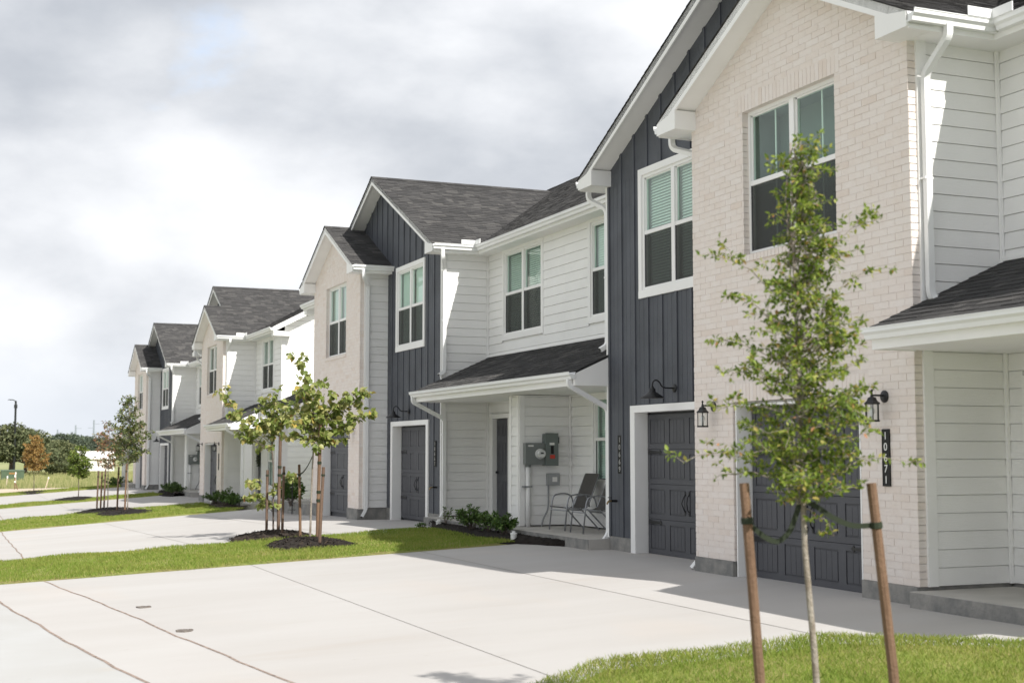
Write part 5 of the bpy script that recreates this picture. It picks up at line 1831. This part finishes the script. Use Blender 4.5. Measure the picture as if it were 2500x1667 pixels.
shrub(9.15, 61.0, -0.33, 0.55, 0.55, 'dark green shrub left in the bed of the far centre porch', n=30, nl=40, size=0.07)
shrub(9.35, 60.4, -0.33, 0.50, 0.50, 'dark green shrub right in the bed of the far centre porch', n=30, nl=40, size=0.07)
shrub(8.95, 48.9, -0.30, 0.42, 0.50, 'low green shrub at the farther row’s brick corner', n=30, nl=40, size=0.065)
shrub(8.95, 46.9, -0.30, 0.60, 0.42, 'taller dark shrub left of the white porch post of the farther row', n=30, nl=44, size=0.065)
shrub(9.0, 45.7, -0.30, 0.42, 0.45, 'dark shrub right in the bed of the farther row’s end porch', n=28, nl=40, size=0.065)
shrub(8.93, 79.1, -0.45, 0.55, 0.9, 'far green shrub at the end of the last driveway', n=30, nl=40, size=0.09)
shrub(9.05, 37.9, 0.0, 0.95, 0.42, 'tall leafy plant on the far end porch of the nearer row', n=26, nl=30, size=0.12)
hs_ = empty('plant_hook', (8.95, 37.35, -0.2))
MB().tube(rounded([(0, 0, 0), (0, 0, 0.95), (0.05, -0.02, 1.1), (0.16, -0.05, 1.12), (0.2, -0.06, 1.0)], 0.06), 0.014, 6).build('rod', 'black_metal', hs_)
MB().tube([(-0.1, 0, 0.12), (0.1, 0, 0.12)], 0.01, 6).build('foot_bar', 'black_metal', hs_)
tag(hs_, 'bent black garden hook beside the tall plant on the end porch', 'garden hook')

# --- wreath on the farther row's door
wr = empty('door_wreath', (10.55, 49.0, 1.33))
P, Dd = [], []
for k in range(420):
    a = PR.uniform(0, 2 * np.pi)
    rr = 0.2 + PR.normal(0, 0.035)
    P.append((-0.03 + PR.normal(0, 0.02), rr * math.cos(a), rr * math.sin(a) * 1.15))
    Dd.append((-0.6, math.cos(a + 0.8), math.sin(a + 0.8)))
MB().tube([(-0.02, 0.2 * math.cos(a), 0.23 * math.sin(a)) for a in np.linspace(0, 2 * np.pi, 20)], 0.02, 5).build('ring', 'bark_dark', wr)
leaves_mesh('leaves', P, Dd, 0.08, 'wreath', wr, 0.4, 0.0)
tag(wr, 'dark leafy wreath hanging on the farther row’s front door', 'wreath')

# ------------------------------------------------------------------ far background
def far_tree(x, y, h, w, leaf, label, seed, n=900, size=0.5, name='oak_tree', trunk=0.25, z=-0.95):
    g = np.random.default_rng(seed)
    root = empty(name, (x, y, z))
    MB().tube([(0, 0, -0.3), (0.1, 0, h * 0.3), (0, 0.1, h * 0.75)], [trunk, trunk * 0.7, trunk * 0.3], 7).build('trunk', 'bark_dark', root)
    nb = 16
    C_ = np.stack([g.normal(0, w * 0.27, nb), g.normal(0, w * 0.27, nb), h * (0.38 + 0.5 * g.uniform(0, 1, nb))], 1)
    C_[:, :2] *= (1.25 - (C_[:, 2:3] / h) * 0.75)
    k = g.integers(0, nb, n)
    d = g.normal(0, 1, (n, 3))
    d /= np.linalg.norm(d, axis=1)[:, None]
    P_ = C_[k] + d * (g.uniform(0.45, 1.0, n)[:, None] ** 0.5) * np.array([w * 0.2, w * 0.2, h * 0.15])
    br = MB()
    for c in C_:
        br.tube([(0, 0, h * 0.25), tuple(c * np.array([.5, .5, .75])), tuple(c)], [trunk * 0.45, trunk * 0.2, 0.02], 5)
    br.build('branches', 'bark_dark', root)
    leaves_mesh('crown', P_, d, size, leaf, root, 0.75, 0.1)
    return tag(root, label, 'tree', 'trees beyond the field')


def at(nx, depth):
    """world x, y on the sight line of picture column nx (2500 wide) at a distance along the street"""
    a = yaw + math.atan((nx - 1250) / 3306.05)
    return math.tan(a) * depth, depth


spec = [(-20, 150, 7.2, 8.5, 'leaf_far', 'broad dark oak at the left edge beyond the field'), (30, 152, 7.6, 8.0, 'leaf_far', 'broad dark oak behind the light pole'), (66, 155, 7.3, 7.5, 'leaf_far', 'dark oak right of the light pole'),
        (102, 168, 6.4, 7.0, 'leaf_far', 'dark oak behind the orange sapling'), (138, 178, 5.4, 7.0, 'leaf_far', 'lower olive tree right of the orange sapling'), (160, 230, 7.4, 8.0, 'leaf_juniper', 'blue green cedar rising behind the olive tree'),
        (185, 250, 6.8, 9.0, 'leaf_juniper', 'dark cedar left of the white shed'), (208, 260, 7.6, 9.0, 'leaf_juniper', 'dark cedar above the left end of the white shed'), (232, 258, 7.2, 9.0, 'leaf_juniper', 'dark cedar above the white shed roof'),
        (256, 262, 6.8, 9.0, 'leaf_juniper', 'dark cedar above the right end of the white shed'), (282, 265, 6.9, 10.0, 'leaf_juniper', 'dark cedar behind the rusty sapling'), (312, 265, 6.6, 10.0, 'leaf_juniper', 'dark cedar behind the far brick gable'),
        (128, 150, 3.2, 5.0, 'leaf_far', 'grey green brush between orange and green saplings'), (160, 150, 2.4, 5.0, 'leaf_far', 'low brush at the field edge left of the shed'), (-70, 158, 7.5, 9.0, 'leaf_far', 'oak just outside the left edge'), (-150, 165, 7.0, 9.0, 'leaf_far', 'second oak outside the left edge'), (-240, 172, 7.4, 10.0, 'leaf_far', 'third oak outside the left edge'),
        (-340, 168, 6.8, 9.5, 'leaf_far', 'fourth oak outside the left edge')]
for i, (nx, d, h, w, lf, lb) in enumerate(spec):
    x, y = at(nx, d)
    far_tree(x, y, h * 0.70, w * 0.85, lf, lb, 40 + i, n=5200 if d < 200 else 3600, size=0.27 if d < 200 else 0.36, name='oak_tree' if lf == 'leaf_far' else 'cedar_tree')
# rough field grass
g = np.random.default_rng(9)
n = 26000
x = g.uniform(2, 22, n)
y = 97 + 70 * g.uniform(0, 1, n) ** 1.3
k = (np.sin(x * 1.3 + y * 0.35) + np.sin(x * 0.6 - y * 0.23 + 1)) > -0.7
x, y = x[k], y[k]
h = g.uniform(0.15, 0.55, len(x))
P = np.stack([x, y, np.array([G(a, b) for a, b in zip(x, y)]) - 0.1], 1)
dx = g.normal(0, 0.05, (len(x), 2))
V = np.stack([P + np.stack([-0.03 + 0 * x, 0 * x, 0 * x], 1), P + np.stack([0.03 + 0 * x, 0 * x, 0 * x], 1), P + np.stack([dx[:, 0], dx[:, 1], h], 1)], 1).reshape(-1, 3)
mat('field_blade', (0.3, 0.3, 0.14), 0.9, transl=0.3, colr=[(0, (0.17, 0.20, 0.07)), (0.5, (0.28, 0.29, 0.12)), (1, (0.42, 0.38, 0.20))])
tag(np_mesh('field_grass', V, np.arange(len(V)).reshape(-1, 3), 'field_blade'), 'tall rough grass of the field', 'grass', kind='stuff')

px, py = at(39, 150)
pl = empty('light_pole', (px, py, -0.95))
MB().tube([(0, 0, 0), (0, 0, 7.75)], [0.13, 0.10], 8).build('pole', 'pole_black', pl)
MB().tube([(0, 0, 7.7), (-0.25, 0, 7.85), (-0.45, 0, 7.85)], 0.05, 6).build('arm', 'pole_black', pl)
MB().box(-0.75, -0.35, -0.12, 0.12, 7.82, 7.9).build('lamp_head', 'pole_black', pl)
MB().box(-0.16, 0.16, -0.16, 0.16, 7.0, 7.35).build('sensor_box', 'pole_black', pl)
tag(pl, 'tall black light pole at the left against dark oaks', 'lamp post')
px, py = at(36, 122)
tf = empty('transformer_box', (px, py, -0.95))
MB().box(-0.9, 0.9, -0.7, 0.7, 0, 0.85).build('cabinet', 'transformer_green', tf)
MB().prism([(-0.93, -0.73, 0.85), (0.93, -0.73, 0.85), (0.93, 0.73, 0.92), (-0.93, 0.73, 0.92)], (0, 0, 0.05)).build('lid', 'transformer_green', tf)
MB().box(-0.3, 0.3, -0.706, -0.701, 0.6, 0.75).build('warning_label', 'leaf_orange', tf)
tag(tf, 'low green transformer box in the field at the left', 'transformer')
px, py = at(236, 185)
sh = empty('metal_shed', (px, py, -0.95))
MB().box(-2.1, 2.1, -3, 3, 0, 1.6).build('wall', 'shed_white', sh)
MB().prism([(-2.3, -3.3, 1.55), (-2.3, 0, 2.55), (-2.3, 3.3, 1.55)], (4.6, 0, 0)).build('roof', 'shed_white', sh)
tag(sh, 'low white metal shed beyond the field', 'shed')
for nx, d, h, lb in ((143, 420, 9.0, 'faint power pole, leftmost of three on the horizon'), (187, 400, 10.0, 'grey power pole, middle of three on the horizon'), (231, 380, 11.0, 'grey power pole, rightmost and tallest of three on the horizon')):
    px, py = at(nx, d)
    tw = empty('power_pole', (px, py, -1))
    MB().tube([(0, 0, 0), (0, 0, h)], [0.28, 0.2], 6).build('pole', 'tower_grey', tw)
    for zz_, s in ((h * 0.9, 1.5), (h * 0.8, -1.5), (h * 0.7, 1.5)):
        MB().box(min(0, s), max(0, s), -0.1, 0.1, zz_, zz_ + 0.14).build('cross_arm', 'tower_grey', tw)
    tag(tw, lb, 'power pole', 'power poles on the horizon')
for i, (nx, d, h, lean, lb) in enumerate(((21, 98, 0.9, 0.1, 'pale survey lath nearest the left edge'), (42, 94, 1.0, 0.02, 'pale survey lath right of the transformer'), (45, 104, 1.1, -0.03, 'pale survey lath in the grass behind the others'), (50, 93, 0.6, -0.35, 'short leaning survey lath'), (117, 95, 0.8, 0.25, 'leaning survey lath between two saplings'))):
    px, py = at(nx, d)
    st = empty('survey_lath', (px, py, G(px, py) - 0.05))
    MB().prism([(-0.03, -0.01, 0), (0.03, -0.01, 0), (0.03 + lean * h, -0.01, h), (-0.03 + lean * h, -0.01, h)], (0, 0.02, 0)).build('lath', 'stake_wood' if i % 2 else 'sand', st)
    MB().box(-0.04 + lean * h * 0.9, 0.04 + lean * h * 0.9, -0.02, 0.015, h * 0.82, h * 0.97).build('ribbon', 'sticker_white', st)
    tag(st, lb, 'stake', 'survey laths at the field edge')
